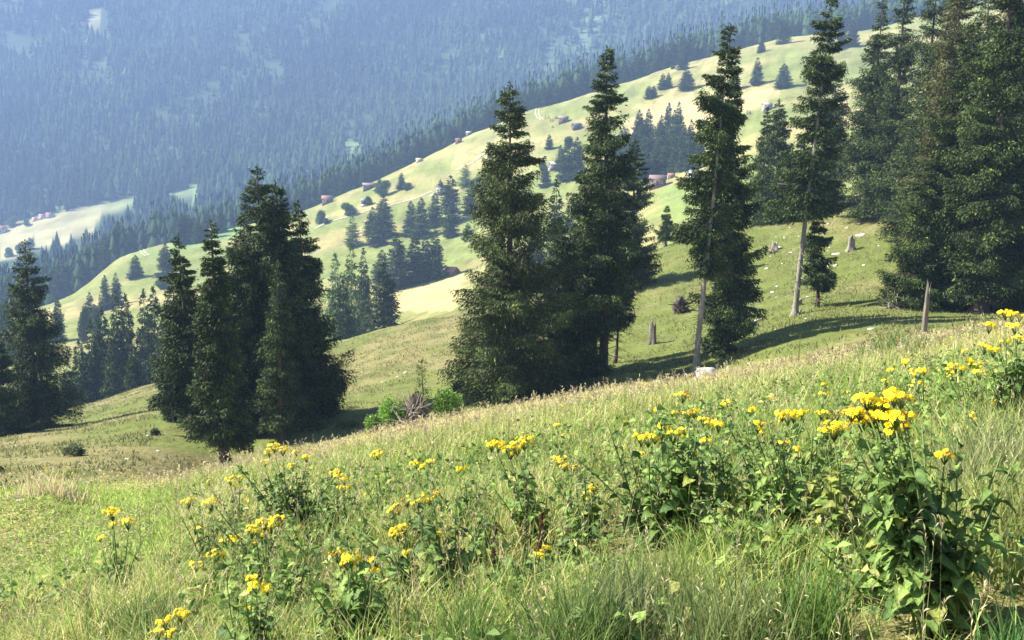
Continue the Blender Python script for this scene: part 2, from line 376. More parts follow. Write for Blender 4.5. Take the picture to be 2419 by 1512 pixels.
nn = fbm(G[:, 0]/70+3, G[:, 1]/70, 4)
ok = np.ones(N, bool)
for p_ in CLEAR: ok &= ~inpoly(fx, fy, p_)
for p_ in SCREE: ok &= ~(inpoly(fx+20*(rng.random(N)-.5), fy, p_) & (rng.random(N) < .62))
ok &= (nn < .66) | (rng.random(N) < .35)
hgt = np.array([0.0])
G = G[ok]; fx, fy, dd_ = pix(G); ok = np.ones(len(G), bool)
for p_ in CLEAR:
    for hh in (8, 17, 24): ok &= ~inpoly(fx, fy-hh*F/dd_, p_)
G = G[ok]; n = len(G)
H = rng.uniform(13, 27, n)*np.interp(G[:, 2], [-60, 500], [1.1, .85]); dec = rng.random(n) < .06
big = fbm(G[:, 0]/160+1, G[:, 2]/120, 4); H = H*rng.choice([.45, .8, 1.0, 1.25], n, p=[.2, .3, .35, .15])
Rr = H*rng.uniform(.15, .26, n); Cc = treecol(n)*(.45+.5*ss(big, .3, .7))[:, None]; Cc[dec] *= 1.9; H[dec] *= .6; Rr[dec] *= 1.6
tag(cone_forest('forest', G, H, Rr, Cc), 'hazy blue spruce forest covering the mountainside across the valley', 'forest', kind='stuff')
# ------------------------------------------------------------------ haze is built at the end of the script
#@@PART2
# ------------------------------------------------------------------ spruces
NEEDLE_D, NEEDLE_M, NEEDLE_T = np.array([.013, .028, .008]), np.array([.072, .110, .022]), np.array([.21, .235, .05])
def spruce_parts(H, R, cb=.05, p=.85, n=16000, seed=0, size=.36, tip=(0, 0), tr=.28, mats=(None, None), bright=1.0, warm=0.0,
                 side=(0, 0), gaps=.12, outl=.07, bulge=0.0, prune=None, mess=1.0, wood=1, up_top=.22, low=-.42):
    """crown mesh + trunk mesh of one spruce with whorled drooping boughs, base at the origin"""
    r = np.random.default_rng(seed)
    nb = int(np.clip(H*(1-cb)*13, 70, 460))
    u = np.sort(r.random(nb)**1.05); az = r.random(nb)*2*np.pi
    prof = np.minimum((1-u)**p, (1-u)*1.75+.03)*np.minimum(1, .8+u*2)+bulge*np.sin(u*np.pi)
    lump = .92+.16*np.interp(u, np.linspace(0, 1, 26), r.random(26))
    L = R*prof*lump*r.uniform(.80, 1.10, nb)+.14
    o = r.random(nb) < outl; L[o] *= r.uniform(1.15, 1.5, o.sum())
    L[r.random(nb) < gaps*.5] *= .45
    if side[1]: L *= 1+side[1]*np.cos(az-side[0])
    if prune is not None: L *= prune(u, az)
    z = (cb+(1-cb)*u)*H; z = np.minimum(z, H*.992)
    sl = low+(up_top-low)*u**1.3+r.normal(0, .10, nb)
    curl = np.where(u > .7, .1, .32)*r.uniform(.5, 1.3, nb)
    tipv = np.array([tip[0], tip[1], 0.])
    def axis(zz): return np.stack([tipv[0]*zz/H, tipv[1]*zz/H, zz], -1)
    w = L**1.75*(1.0+.3*(u > .6)); w /= w.sum()
    k = r.choice(nb, n, p=w)
    s = 1-(1-r.random(n))**.75*.92
    s = np.clip(s, .06, 1)
    lat = r.normal(0, 1, n)*(.17*L[k]*(1.1-s)+.09+.045*size)*mess
    out = np.stack([np.cos(az[k]), np.sin(az[k]), 0*s], -1); sd = np.stack([-np.sin(az[k]), np.cos(az[k]), 0*s], -1)
    hang = -r.random(n)**1.5*(.20+.13*L[k])*(.5+.7*(u[k] < .75))*mess
    zz = L[k]*(sl[k]*s+curl[k]*s*s)+hang-np.abs(lat)*.25
    c = axis(z[k])+out*(L[k]*s)[:, None]+sd*lat[:, None]; c[:, 2] += zz
    d = out*.75+sd*np.sign(lat)[:, None]*r.uniform(.1, .9, n)[:, None]+r.normal(0, .35, (n, 3)); d[:, 2] += -.15-.55*r.random(n)*(u[k] < .75)+sl[k]*.4
    # leader
    q = 60; cz = H*(1-.06*r.random(q)); c = np.concatenate([c, axis(cz)]); d = np.concatenate([d, r.normal(0, .5, (q, 3))+[0, 0, .8]])
    mb = MB(); nn = len(c)
    t = r.random((nn, 1)); colr = NEEDLE_D*(1-t**1.6)+NEEDLE_M*t**1.6
    tt = (r.random((nn, 1)) < .10)*r.random((nn, 1)); colr = colr*(1-tt)+NEEDLE_T*tt
    br = .6+.8*r.random(nb); colr[:n] *= br[k][:, None]
    if warm: colr = colr*(1-warm)+np.array([.15, .115, .035])*warm*(.4+r.random((nn, 1)))
    colr *= bright
    c[:, 2] = np.maximum(c[:, 2], .12)
    global rng
    rsave = rng; rng = r
    sprays(mb, c, d, size*r.uniform(.6, 1.35, nn), size*.34*r.uniform(.6, 1.3, nn), colr, .18)
    crown = mb.mesh('crown', mats[0] or M_needle)
    mt = MB(); zs = np.array([-.35, 0, .15, .5, 1.2, H*.25, H*.5, H*.75, H*.985]); zs = np.sort(zs)
    rad = tr*np.interp(zs/H, [-.1, 0, .25, .5, .75, 1], [1.25, 1.1, .82, .6, .33, .04])*(1+.7*np.exp(-np.maximum(zs, 0)/.35))
    ax = axis(zs); ax[1:-1, :2] += r.normal(0, .03, (len(zs)-2, 2))
    tube(mt, ax, rad, 9, jit=.14)
    if wood:
        for i in range(0, nb, 1 if wood > 1 else 2):
            ss_ = np.linspace(0, .86, 4); a = axis(np.full(4, z[i])); a[:, 0] += np.cos(az[i])*L[i]*ss_; a[:, 1] += np.sin(az[i])*L[i]*ss_
            a[:, 2] += L[i]*(sl[i]*ss_+curl[i]*ss_**2)
            tube(mt, a, np.linspace(.05, .012, 4)*min(1, L[i]/2.5), 3)
        if cb > .12:
            for i in range(26):       # dead stubs on the bare bole
                zc = r.uniform(.04*H, cb*H); aa = r.random()*6.28; ln = r.uniform(.3, 1.3); b0 = axis(np.array([zc]))[0]
                tube(mt, [b0, b0+np.array([math.cos(aa)*ln, math.sin(aa)*ln, -.25*ln])], [.035, .012], 3)
    trunk = mt.mesh('trunk', mats[1] or M_bark)
    rng = rsave
    return crown, trunk

def near_spruce(bx, by, tx_, ty, hw, label, d=None, group=None, **k):
    """base and top by bearing; stands on the terrain there with its real height"""
    B = gd(bx, d) if d else at(bx, by)
    dd = depth(B); T = P(tx_, ty, dd); H = (T-B).z; R = hw*dd/F
    kw = dict(seed=int(bx*3+ty), tip=(T.x-B.x, (T.x-B.x)*0), n=15000, tr=.012*H+.04); kw.update(k)
    kw['size'] = kw.get('size', .36)*.56*max(1, dd/75)**.8; kw['n'] = int(kw['n']*4.0)
    cr, tk = spruce_parts(H, R, **kw)
    t = thing('spruce_tree', label, 'spruce tree', B, group)
    put('trunk', tk, t); put('crown', cr, t)
    return t, B, H

# --- cluster on the downhill side
near_spruce(92, 1012, 88, 566, 112, 'tall conical spruce standing apart on the lower slope, darkest at its foot', d=80, cb=.04, p=.8, n=20000)
near_spruce(14, 1045, 2, 770, 55, 'shorter spruce cut by the picture edge, pressed against the conical lone spruce', d=74, cb=.04, n=9000)
near_spruce(458, 1018, 442, 553, 72, 'thin ragged-topped spruce on the downhill side of the big dark clump', d=60, cb=.14, p=.75, n=13000, gaps=.6, outl=.25, prune=lambda u, a: np.where(u > .8, .9, 1))
near_spruce(532, 1052, 522, 520, 82, 'slender spruce with short bare foot trunk in front of the big dark clump', d=50, cb=.15, p=.9, n=16000, size=.32, tr=.30)
near_spruce(640, 1010, 628, 397, 142, 'tallest broad spruce crowning the big dark clump', d=62, cb=.09, p=.74, n=26000)
near_spruce(697, 1003, 668, 430, 138, 'broad dark spruce with a blunt second top beside the tallest of the clump', d=63, cb=.10, p=.74, n=23000, tr=.32)
near_spruce(745, 990, 718, 478, 76, 'dark spruce on the uphill edge of the big clump, lower boughs spreading over the grass', d=65, cb=.08, p=.55, n=15000, outl=.08)
near_spruce(668, 1012, 668, 617, 58, 'young pointed spruce growing in front of the big dark clump', d=57, cb=.10, p=.8, n=8000, size=.27, bright=1.15)
near_spruce(585, 1020, 572, 560, 105, 'shaggy lower spruce filling the middle of the big dark clump', d=60, cb=.06, p=.5, n=14000)
near_spruce(430, 985, 424, 640, 48, 'light-tipped bushy spruce at the downhill foot of the big dark clump', d=66, cb=.03, p=.5, n=8000, bright=1.2)
near_spruce(600, 1015, 600, 480, 105, 'dark spruce filling the shoulder downhill of the tallest of the clump', d=64, cb=.05, p=.7, n=15000)
# --- centre group
near_spruce(1200, 918, 1204, 207, 158, 'huge broad-skirted conical spruce in the middle of the slope', d=58, cb=.02, p=.66, n=38000, outl=.14, gaps=.35, bright=1.12, warm=.10)
near_spruce(1340, 885, 1318, 520, 80, 'dark spruce wedged behind the huge skirted spruce', d=62, cb=.03, p=.6, n=12000)
near_spruce(1425, 806, 1424, 127, 96, 'tall spruce with a ragged spire and open dark boles beneath', d=62, cb=.24, p=.72, n=19000, gaps=.5, outl=.22, bright=1.05)
near_spruce(1402, 812, 1392, 330, 78, 'second bole close beside the ragged spired spruce, crown merged with it', d=63, cb=.20, p=.55, n=12000)
near_spruce(1375, 838, 1370, 560, 50, 'low shaggy spruce at the foot of the ragged spired spruce', d=61, cb=.03, p=.5, n=7000)
near_spruce(1492, 650, 1494, 333, 72, 'bluish layered spruce with flat tiers of boughs behind the ragged spire', d=100, cb=.06, p=.55, n=13000, gaps=.6, low=-.2, bright=.95, mess=.7)
near_spruce(1572, 566, 1573, 487, 24, 'small young spruce on a short trunk at the meadow brow', d=126, cb=.22, n=2500, size=.25)
near_spruce(1452, 770, 1470, 640, 34, 'small drooping spruce hanging beside the open boles', d=66, cb=.45, p=.4, n=2200, size=.3)
# --- two uphill spruces
near_spruce(1641, 852, 1702, 76, 76, 'tall leaning spruce with a pale bare bole and broken ragged crown', d=55, cb=.30, p=.62, n=12000, gaps=.9, outl=.3, mats=(None, M_barkpale), tr=.17, side=(math.pi, .15), prune=lambda u, a: np.where((np.sin(a) < -.2) & (u < .5), .35, 1))
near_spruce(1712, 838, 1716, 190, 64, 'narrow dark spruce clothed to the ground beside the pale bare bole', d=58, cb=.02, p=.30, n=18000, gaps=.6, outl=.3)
near_spruce(1876, 714, 1934, 14, 90, 'tall spruce with a long grey bare bole above the shaded turf', d=66, cb=.33, p=.66, n=13000, gaps=.8, outl=.25, mats=(None, M_barkpale), tr=.19, prune=lambda u, a: np.where((np.sin(a) < -.1) & (u < .62), .3, 1))
near_spruce(1930, 700, 1925, 505, 42, 'low tuft of spruce boughs beside the long grey bole', d=68, cb=.22, p=.35, n=4200, gaps=.5)
near_spruce(1955, 545, 1962, 168, 66, 'darker spruce hidden behind the long grey bole', d=112, cb=.03, p=.6, n=12000)
near_spruce(1832, 540, 1830, 240, 58, 'bushy spruce beyond the brow, just downhill of the long grey bole', d=116, cb=.02, p=.6, n=11000, bright=1.1)
near_spruce(1795, 552, 1804, 258, 48, 'narrow-topped spruce beyond the brow with a thin dead tip', d=120, cb=.02, p=.8, n=8000, gaps=.5, bright=1.1)
near_spruce(1890, 545, 1885, 330, 50, 'squat spruce at the brow behind the long grey bole', d=114, cb=.02, p=.6, n=7000)
# --- dense wood on the uphill side
WG = 'spruces crowding the uphill edge of the wood'
near_spruce(2045, 480, 2060, 10, 74, 'spruce forming the outer edge of the wood, full grey-green crown down to the brow', d=104, group=WG, cb=.02, p=.62, n=17000, bright=1.05)
near_spruce(2100, 470, 2110, -60, 74, 'spruce with dark bare upper stem showing through thin boughs', d=100, group=WG, cb=.03, p=.62, n=15000, gaps=.8, bright=0.97)
near_spruce(2160, 475, 2180, -60, 86, 'spruce filling the gap between the thin-boughed and the rusty-cone spruces', d=92, group=WG, cb=.02, p=.62, n=14000, bright=0.97)
near_spruce(2215, 600, 2232, -90, 92, 'spruce with olive cone-laden rusty upper boughs', d=78, group=WG, cb=.05, p=.62, n=20000, warm=.38, bright=1.05)
near_spruce(2150, 722, 2165, 380, 82, 'light green shaggy spruce with low skirts at the corner of the wood', d=62, group=WG, cb=.03, p=.62, n=15000, bright=1.09, size=.32)
near_spruce(2225, 735, 2262, 60, 110, 'lit spruce with hanging curtains of boughs on the front of the wood', d=64, group=WG, cb=.04, p=.62, n=24000, bright=1.05)
near_spruce(2312, 755, 2345, -160, 118, 'mighty spruce with a dark foot trunk at the front of the wood', d=60, group=WG, cb=.06, p=.62, n=28000, bright=0.97, tr=.42)
near_spruce(2400, 760, 2432, -220, 125, 'deep shaded spruce closing the frame beside the mighty one', d=62, group=WG, cb=.06, p=.62, n=22000, bright=.95)
near_spruce(2330, 640, 2290, -40, 90, 'spruce standing one rank deeper in the shaded wood', d=80, group=WG, cb=.03, p=.62, n=14000)
near_spruce(2470, 640, 2500, -60, 110, 'spruce crown reaching in from beyond the picture edge', d=72, group=WG, cb=.03, p=.62, n=12000)
near_spruce(-42, 1190, -36, 1080, 44, 'boughs of a small spruce just poking past the edge of the slope', d=40, cb=.03, n=3000, size=.25)
near_spruce(2380, 700, 2398, -200, 105, 'second-rank spruce darkening the gap behind the mighty one', d=72, group=WG, cb=.03, p=.5, n=14000)
near_spruce(2270, 560, 2215, -150, 84, 'tall spruce rising out of the frame behind the rusty-cone one', d=90, group=WG, cb=.03, p=.5, n=13000)
# --- young spruce by the root plate
near_spruce(1000, 955, 998, 848, 26, 'young Christmas-tree sized spruce behind the torn root plate', d=47, cb=.03, n=700, size=.16, p=1.0, bright=1.9, tr=.06, up_top=.7, low=.1)

# ------------------------------------------------------------------ middle-distance trees: one prototype of each kind, copied
PROTO = {}
def proto(kind, v):
    if (kind, v) in PROTO: return PROTO[kind, v]
    if kind == 'spruce':
        cr, tk = spruce_parts(20, 4.0, cb=.02, p=[.72, .6, .82, .55][v % 4], n=9000, seed=50+v, size=.72, outl=.04, wood=0, tr=.3, mats=(M_needle_far, M_bark), gaps=.05, bright=1.0, mess=.9)
    elif kind == 'larch':
        cr, tk = spruce_parts(20, 4.2, cb=.08, p=.7, n=5500, seed=70+v, size=.7, wood=0, tr=.25, mats=(M_needle_far, M_bark), gaps=.6, outl=.3, bright=2.3)
    else:
        r = np.random.default_rng(90+v); mb = MB(); n = 3800
        lob = r.normal(0, 1, (9, 3))*[1, 1, 1.2]; lob = norm(lob)*r.uniform(.8, 1.35, (9, 1))*np.array([2.6, 2.6, 2.2])*r.uniform(.5, 1, (9, 1))+[0, 0, 3.4]
        k = r.integers(0, 9, n); c = lob[k]+norm(r.normal(size=(n, 3)))*r.uniform(.8, 2.1, (n, 1))*np.array([1.1, 1.1, 1.0])
        c[:, 2] = np.maximum(c[:, 2], .1)
        t = r.random((n, 1)); cc = np.array([.05, .085, .025])*(1-t)+np.array([.13, .18, .06])*t
        sprays(mb, c, norm(c-np.array([0, 0, 4.]))+r.normal(0, .6, (n, 3)), .62*r.uniform(.6, 1.3, n), .42, cc, .1)
        cr = mb.mesh('crown', M_needle_far); mt = MB(); tube(mt, [(0, 0, -.4), (0, 0, 1.5), (.1, 0, 3), (.1, .1, 5.5)], [.3, .25, .2, .06], 6)
        for a in range(5):
            tube(mt, [(0, 0, 2+a*.3), (1.6*math.cos(a*1.3), 1.6*math.sin(a*1.3), 5)], [.12, .04], 4)
        tk = mt.mesh('trunk', M_bark)
    PROTO[kind, v] = (cr, tk); return cr, tk
BASEH = {'spruce': 20.0, 'larch': 20.0, 'round': 8.5}; BASEW = {'spruce': 3.1, 'larch': 3.2, 'round': 4.0}
def far_tree(bx, by, ty, hw, label, d=None, kind='spruce', group=None):
    B = gd(bx, d) if d else at(bx, by)
    dd = depth(B); T = P(bx, ty, dd); H = (T-B).z; R = hw*dd/F
    v = random.randrange(4 if kind == 'spruce' else 2)
    cr, tk = proto(kind, v)
    nm = {'spruce': 'spruce_tree', 'larch': 'larch_tree', 'round': 'round_tree'}[kind]
    cat = {'spruce': 'spruce tree', 'larch': 'larch tree', 'round': 'broadleaf tree'}[kind]
    t = thing(nm, label, cat, B, group, rz=random.uniform(-3, 3))
    t.scale = (R/BASEW[kind], R/BASEW[kind], H/BASEH[kind])
    put('trunk', tk, t); put('crown', cr, t)
    return t
# named meadow trees: base x, base y, top y, half width, label
NAMED = [
 (880,557,490,21,'spruce at the downhill end of the three-tree clump below the slate-roofed hut'),
 (907,560,462,24,'tallest spruce of the three-tree clump below the slate-roofed hut'),
 (892,580,512,22,'front spruce of the three-tree clump, its foot lowest on the pasture'),
 (971,557,476,19,'rounder spruce of the close pair alone in mid pasture'),
 (995,562,468,21,'pointed spruce of the close pair alone in mid pasture'),
 (1028,535,457,19,'slim spruce at the downhill end of the clump hiding the white chalet'),
 (1064,530,416,24,'dark tall spruce in the middle of the clump hiding the white chalet'),
 (1065,560,480,17,'free-standing spruce just below the clump hiding the white chalet'),
 (1040,460,424,9,'small spruce beside the roof of the white chalet'),
 (948,447,409,11,'little spruce partnered with a round bush on the upper pasture'),
 (896,452,420,10,'thin spruce behind the long brown barn'),
 (938,682,553,27,'dark spruce directly behind the white flagpole'),
 (903,668,591,24,'bushy spruce just downhill of the white flagpole'),
 (980,670,549,25,'greyish spruce uphill of the white flagpole'),
 (1005,664,560,22,'narrow spruce squeezed in the row between flagpole and orange roof'),
 (1028,658,545,25,'wide dark spruce at the end of the row next to the orange roof'),
 (1105,568,528,14,'small spruce half hidden by the huge skirted spruce'),
 (1297,352,318,9,'tiny spruce alone on the hayfield below the huts'),
 (1323,402,344,13,'short spruce downhill of the white-roofed barn trees'),
 (1338,425,332,19,'tall spruce beside the white-roofed barn'),
 (1362,422,327,20,'dark spruce uphill of the white-roofed barn trees'),
 (1288,442,391,13,'small spruce below the white-roofed barn'),
 (1532,233,204,10,'lower spruce of the small pair above the straw field'),
 (1543,230,203,9,'upper spruce of the small pair above the straw field'),
 (1565,211,175,11,'darker spruce of the pair just downhill of the egg-shaped spruce'),
 (1578,208,173,10,'slimmer spruce of the pair just downhill of the egg-shaped spruce'),
 (1621,213,160,19,'egg-shaped spruce standing alone high on the pasture'),
 (1787,201,138,15,'smooth pointed spruce casting a short shadow on bare pasture'),
 (1850,208,152,19,'broad spruce next to the smooth pointed one on bare pasture'),
 (1734,214,167,13,'spruce peeping out behind the broken crown of the leaning tree'),
 (1798,124,94,10,'small spruce just below the forest edge'),
 (1850,104,52,15,'forest edge spruce standing forward on the grass'),
 (1960,122,80,13,'spruce standing forward of the forest edge behind the tall grey-boled tree'),
 (1988,114,58,15,'spruce at the upper corner of the pasture'),
 (2012,110,50,16,'last pasture spruce before the big wood'),
 (1613,165,128,14,'spruce on the brow above the egg-shaped spruce'),
 (321,657,603,17,'round-shouldered spruce alone on the lower straw meadow'),
 (393,655,575,20,'tall blue-green spruce in the middle of the lower straw meadow'),
 (250,732,650,15,'slim spruce below the lower straw meadow'),
 (276,722,645,15,'spruce paired with the slim one below the lower straw meadow'),
 (430,577,505,17,'dark spruce leading the row above the track bend'),
 (448,575,510,14,'second dark spruce of the row above the track bend'),
 (468,574,515,15,'third spruce of the row above the track bend'),
 (491,562,500,14,'fourth spruce of the row above the track bend'),
 (520,550,492,15,'spruce ending the row above the track bend'),
]
for bx, by, ty, hw, lb in NAMED: far_tree(bx, by, ty, hw, lb)
for bx, by, ty, hw, kd, lb in [
 (1099,441,391,16,'larch','pale larch above the clump hiding the white chalet'),
 (1110,505,438,20,'spruce','broad dark spruce under the pale larch'),
 (833,584,512,19,'larch','light green larch alone in the pasture'),
 (823,509,476,19,'round','wide round bush below the track and the red-roofed barn'),
 (756,528,494,16,'round','dark bushy tree near the start of the white track'),
 (728,489,456,21,'round','pale round broadleaf tree touching the red-roofed barn'),
 (771,528,514,9,'round','low shrub beside the white track'),
 (963,448,430,12,'round','round grey bush partnered with a little spruce'),
 (907,462,422,19,'round','large dark round tree in front of the long brown barn'),
 (872,484,462,11,'round','dark bush beside the slate-roofed hut'),
 (388,682,650,18,'round','pale broadleaf tree in front of the tall blue-green spruce'),
 (1342,345,316,12,'round','light broadleaf tree above the white-roofed barn trees'),
 (1283,402,378,10,'round','hazy shrub downhill of the white-roofed barn'),
 (1588,164,152,7,'round','small shrub right on the grass brow'),
 (1128,455,408,18,'round','pale bushy broadleaf beside the pale larch'),
 (30,535,508,14,'round','hazy round tree by the pink roofs across the valley'),
 (64,532,515,9,'round','small hazy round tree beside the pink roofs'),
 (46,600,570,13,'round','hazy bush below the pale valley clearing'),
 (20,608,582,12,'round','second hazy bush below the pale valley clearing'),
 (72,590,560,11,'spruce','hazy spruce on the pale valley clearing')]:
    far_tree(bx, by, ty, hw, lb, kind=kd)
# trees whose feet are hidden: distance given instead
for bx, d, ty, hw, kd, lb in [
 (907,205,622,39,'spruce','big nearer spruce with spreading foot above the pole and brown roof'),
 (832,225,575,30,'larch','light feathery larch behind the big dark clump'),
 (795,230,600,30,'larch','second feathery larch, hazier and closer to the dark clump'),
 (860,250,588,24,'spruce','dark spruce between the larches and the brown roof'),
 (870,215,700,22,'spruce','low dark spruce in front of the brown roof'),
 (812,190,660,30,'spruce','dark spruce right against the uphill side of the big clump'),
 (1310,190,428,34,'spruce','dark spruce seen between the huge skirted and ragged spired trees'),
 (1345,185,470,30,'spruce','greyer spruce filling the gap behind the ragged spire'),
 (1262,200,520,30,'spruce','spruce shadowed behind the huge skirted tree'),
 (1600,200,640,20,'spruce','small spruce beyond the brow'),
 (225,175,757,32,'spruce','dark spruce at the downhill end of the deep shaded grove'),
 (195,172,800,28,'spruce','low spruce tucked behind the conical lone spruce'),
 (252,180,728,28,'spruce','pointed spruce second in the deep shaded grove'),
 (285,178,688,30,'spruce','bulky dark spruce in the deep shaded grove'),
 (308,185,694,27,'spruce','spruce behind the bulky one in the deep shaded grove'),
 (350,180,684,30,'spruce','tall double-looking spruce at the uphill end of the deep shaded grove'),
 (372,176,675,28,'spruce','slender tall spruce at the uphill end of the deep shaded grove'),
 (398,170,720,30,'spruce','spruce half behind the thin ragged-topped one'),
 (318,150,812,24,'spruce','small olive spruce standing in front of the deep shaded grove'),
 (270,168,800,26,'spruce','low spruce between taller ones of the deep shaded grove'),
 (165,165,850,26,'spruce','low dark spruce just uphill of the conical lone spruce'),
 (10,300,668,24,'round','hazy bushy tree past the conical lone spruce'),
 (40,300,690,20,'round','second hazy bushy tree past the conical lone spruce'),
 (140,330,700,15,'spruce','hazy spruce above the shoulder of the conical lone spruce'),
 (215,340,690,15,'spruce','hazy spruce above the deep shaded grove'),
 (200,320,712,13,'round','hazy bush above the deep shaded grove'),
 (230,330,700,12,'round','pale hazy bush on the edge of the lower straw meadow')]:
    far_tree(bx, 0, ty, hw, lb, d=d, kind=kd)
# the little wood on the pasture behind the brown-roofed barn
r0 = random.Random(5)
WOOD = 'spruces of the little wood on the pasture'
for x, by, ty in [(1508,350,262),(1530,352,260),(1520,365,285),(1577,345,245),(1601,345,243),(1590,360,262),(1465,365,310),(1480,372,305),(1495,378,315),(1450,370,318),(1545,372,300),(1560,362,275),(1612,372,290),(1630,375,285)]:
    far_tree(x, by, ty, 16, 'spruce in the back rank of the little wood on the pasture', group=WOOD)
for x in range(1470, 1665, 15):
    by = 398+12*math.sin(x*.2)-(x-1470)*.02
    far_tree(x+r0.uniform(-4, 4), by, by-r0.uniform(62, 92), r0.uniform(14, 19), 'spruce in the middle rank of the little wood on the pasture', group=WOOD)
for x, by, ty in [(1462,420,365),(1478,432,370),(1495,440,372),(1512,440,378),(1525,428,352),(1548,418,348),(1570,413,350),(1592,408,345),(1612,405,340),(1632,402,330),(1650,398,322)]:
    far_tree(x, by, ty, 16, 'spruce in the front rank of the little wood on the pasture', group=WOOD)
# strip of forest just beyond the pasture brow, running up to the top of the picture
STRIP = 'spruces in the strip beyond the pasture brow'
x = 590.0; cnt = 0
while x < 2080:
    for rk in range(1):
        d = float(R9D(x))*(1.018+rk*.05)+r0.uniform(0, 8)
        B = gd(x+r0.uniform(-4, 4), d); h = r0.uniform(17, 27)*(.8 if rk == 0 else 1.15)
        if r0.random() < .08 and rk == 0: continue
        hw = h*r0.uniform(.16, .23)*F/d
        ty = pix(np.array(B)+np.array([0, 0, h]))[1]
        far_tree(x, 0, ty, hw, 'spruce in the dark forest strip just beyond the pasture brow', d=d, group=STRIP); cnt += 1
    x += r0.uniform(11, 19)
# lower end of the strip, along the straw meadow
LOW = 'spruces in the belt below the hazy valley meadow'
for i in range(30):
    x = r0.uniform(120, 300); d = float(R9D(x))*r0.uniform(1.02, 1.12); h = r0.uniform(18, 26); B = gd(x, d)
    ty = pix(np.array(B)+np.array([0, 0, h]))[1]
    if any(inpoly(np.array([x]), np.array([ty+q]), p_)[0] for p_ in CLEAR for q in (4, 25)): continue
    far_tree(x, 0, ty, h*.2*F/d, 'blue-hazed spruce in the belt between straw meadow and pale valley clearing', d=d, group=LOW); cnt += 1
LOW2 = 'trees of the dark copse above the straw meadow'
for i in range(16):
    x = 268+i*5.8; d = float(R9D(x))*1.10+r0.uniform(0, 20)
    far_tree(x, 0, 545+r0.uniform(-12, 10)-8*math.sin(i*.2), 13, 'dark even-topped tree in the copse above the straw meadow', d=d, group=LOW2)
# dense spruces further behind the strip: beyond counting
Nn = 4600
t_ = rng.uniform(-.62, .47, Nn); px_ = CX+t_*F; d_ = R9D(px_)*rng.uniform(1.03, 1.40, Nn)
G = S(t_, d_); n = len(G); H = rng.uniform(19, 29, n); Rr = H*rng.uniform(.14, .2, n)
gx_, gy_, _ = pix(G); keep = ~((px_ > 235) & (px_ < 575) & (rng.random(n) < .55)); 
for p_ in CLEAR:
    for hh in (0, 10, 20): keep &= ~inpoly(gx_, gy_-hh*F/d_, p_)
G, H, Rr = G[keep], H[keep], Rr[keep]
tag(cone_forest('forest', G, H, Rr, treecol(len(G))*.9, 4, 6), 'dark spruce forest falling away behind the pasture brow', 'forest', kind='stuff')
# ------------------------------------------------------------------ tracks on the far pasture
def track(name, pts, w, lift=.25):
    V = []; pp = []
    for (x0, y0), (x1, y1) in zip(pts[:-1], pts[1:]):
        for k in range(6): pp.append((x0+(x1-x0)*k/6, y0+(y1-y0)*k/6))
    pp.append(pts[-1]); W3 = [at(*p) for p in pp]; n = len(W3)
    for i, p in enumerate(W3):
        t = (W3[min(i+1, n-1)]-W3[max(i-1, 0)]); t.z = 0; t.normalize(); s = Vector((-t.y, t.x, 0))*w/2
        for q in (p+s, p-s): V.append((q.x, q.y, hz(q.x, q.y)+lift))
    Fq = [(2*i, 2*i+1, 2*i+3, 2*i+2) for i in range(n-1)]
    return tag(put(name, mesh(name, V, [Fq], M_path, np.ones((len(V), 3)))), kind='structure')
track('path', [(742, 541),(765, 530),(800, 518),(845, 507),(880, 494),(925, 484),(980, 470),(1020, 452)], 2.3)
track('path', [(1075, 402),(1110, 388),(1135, 370),(1150, 358),(1175, 345)], 2.3)
track('path', [(1266, 258),(1264, 268),(1268, 278),(1277, 284)], .9); track('path', [(1273, 258),(1271, 268),(1275, 277),(1284, 283)], .9)
track('path', [(330, 590),(334, 598),(344, 606)], .8); track('path', [(338, 589),(342, 597),(352, 604)], .8)

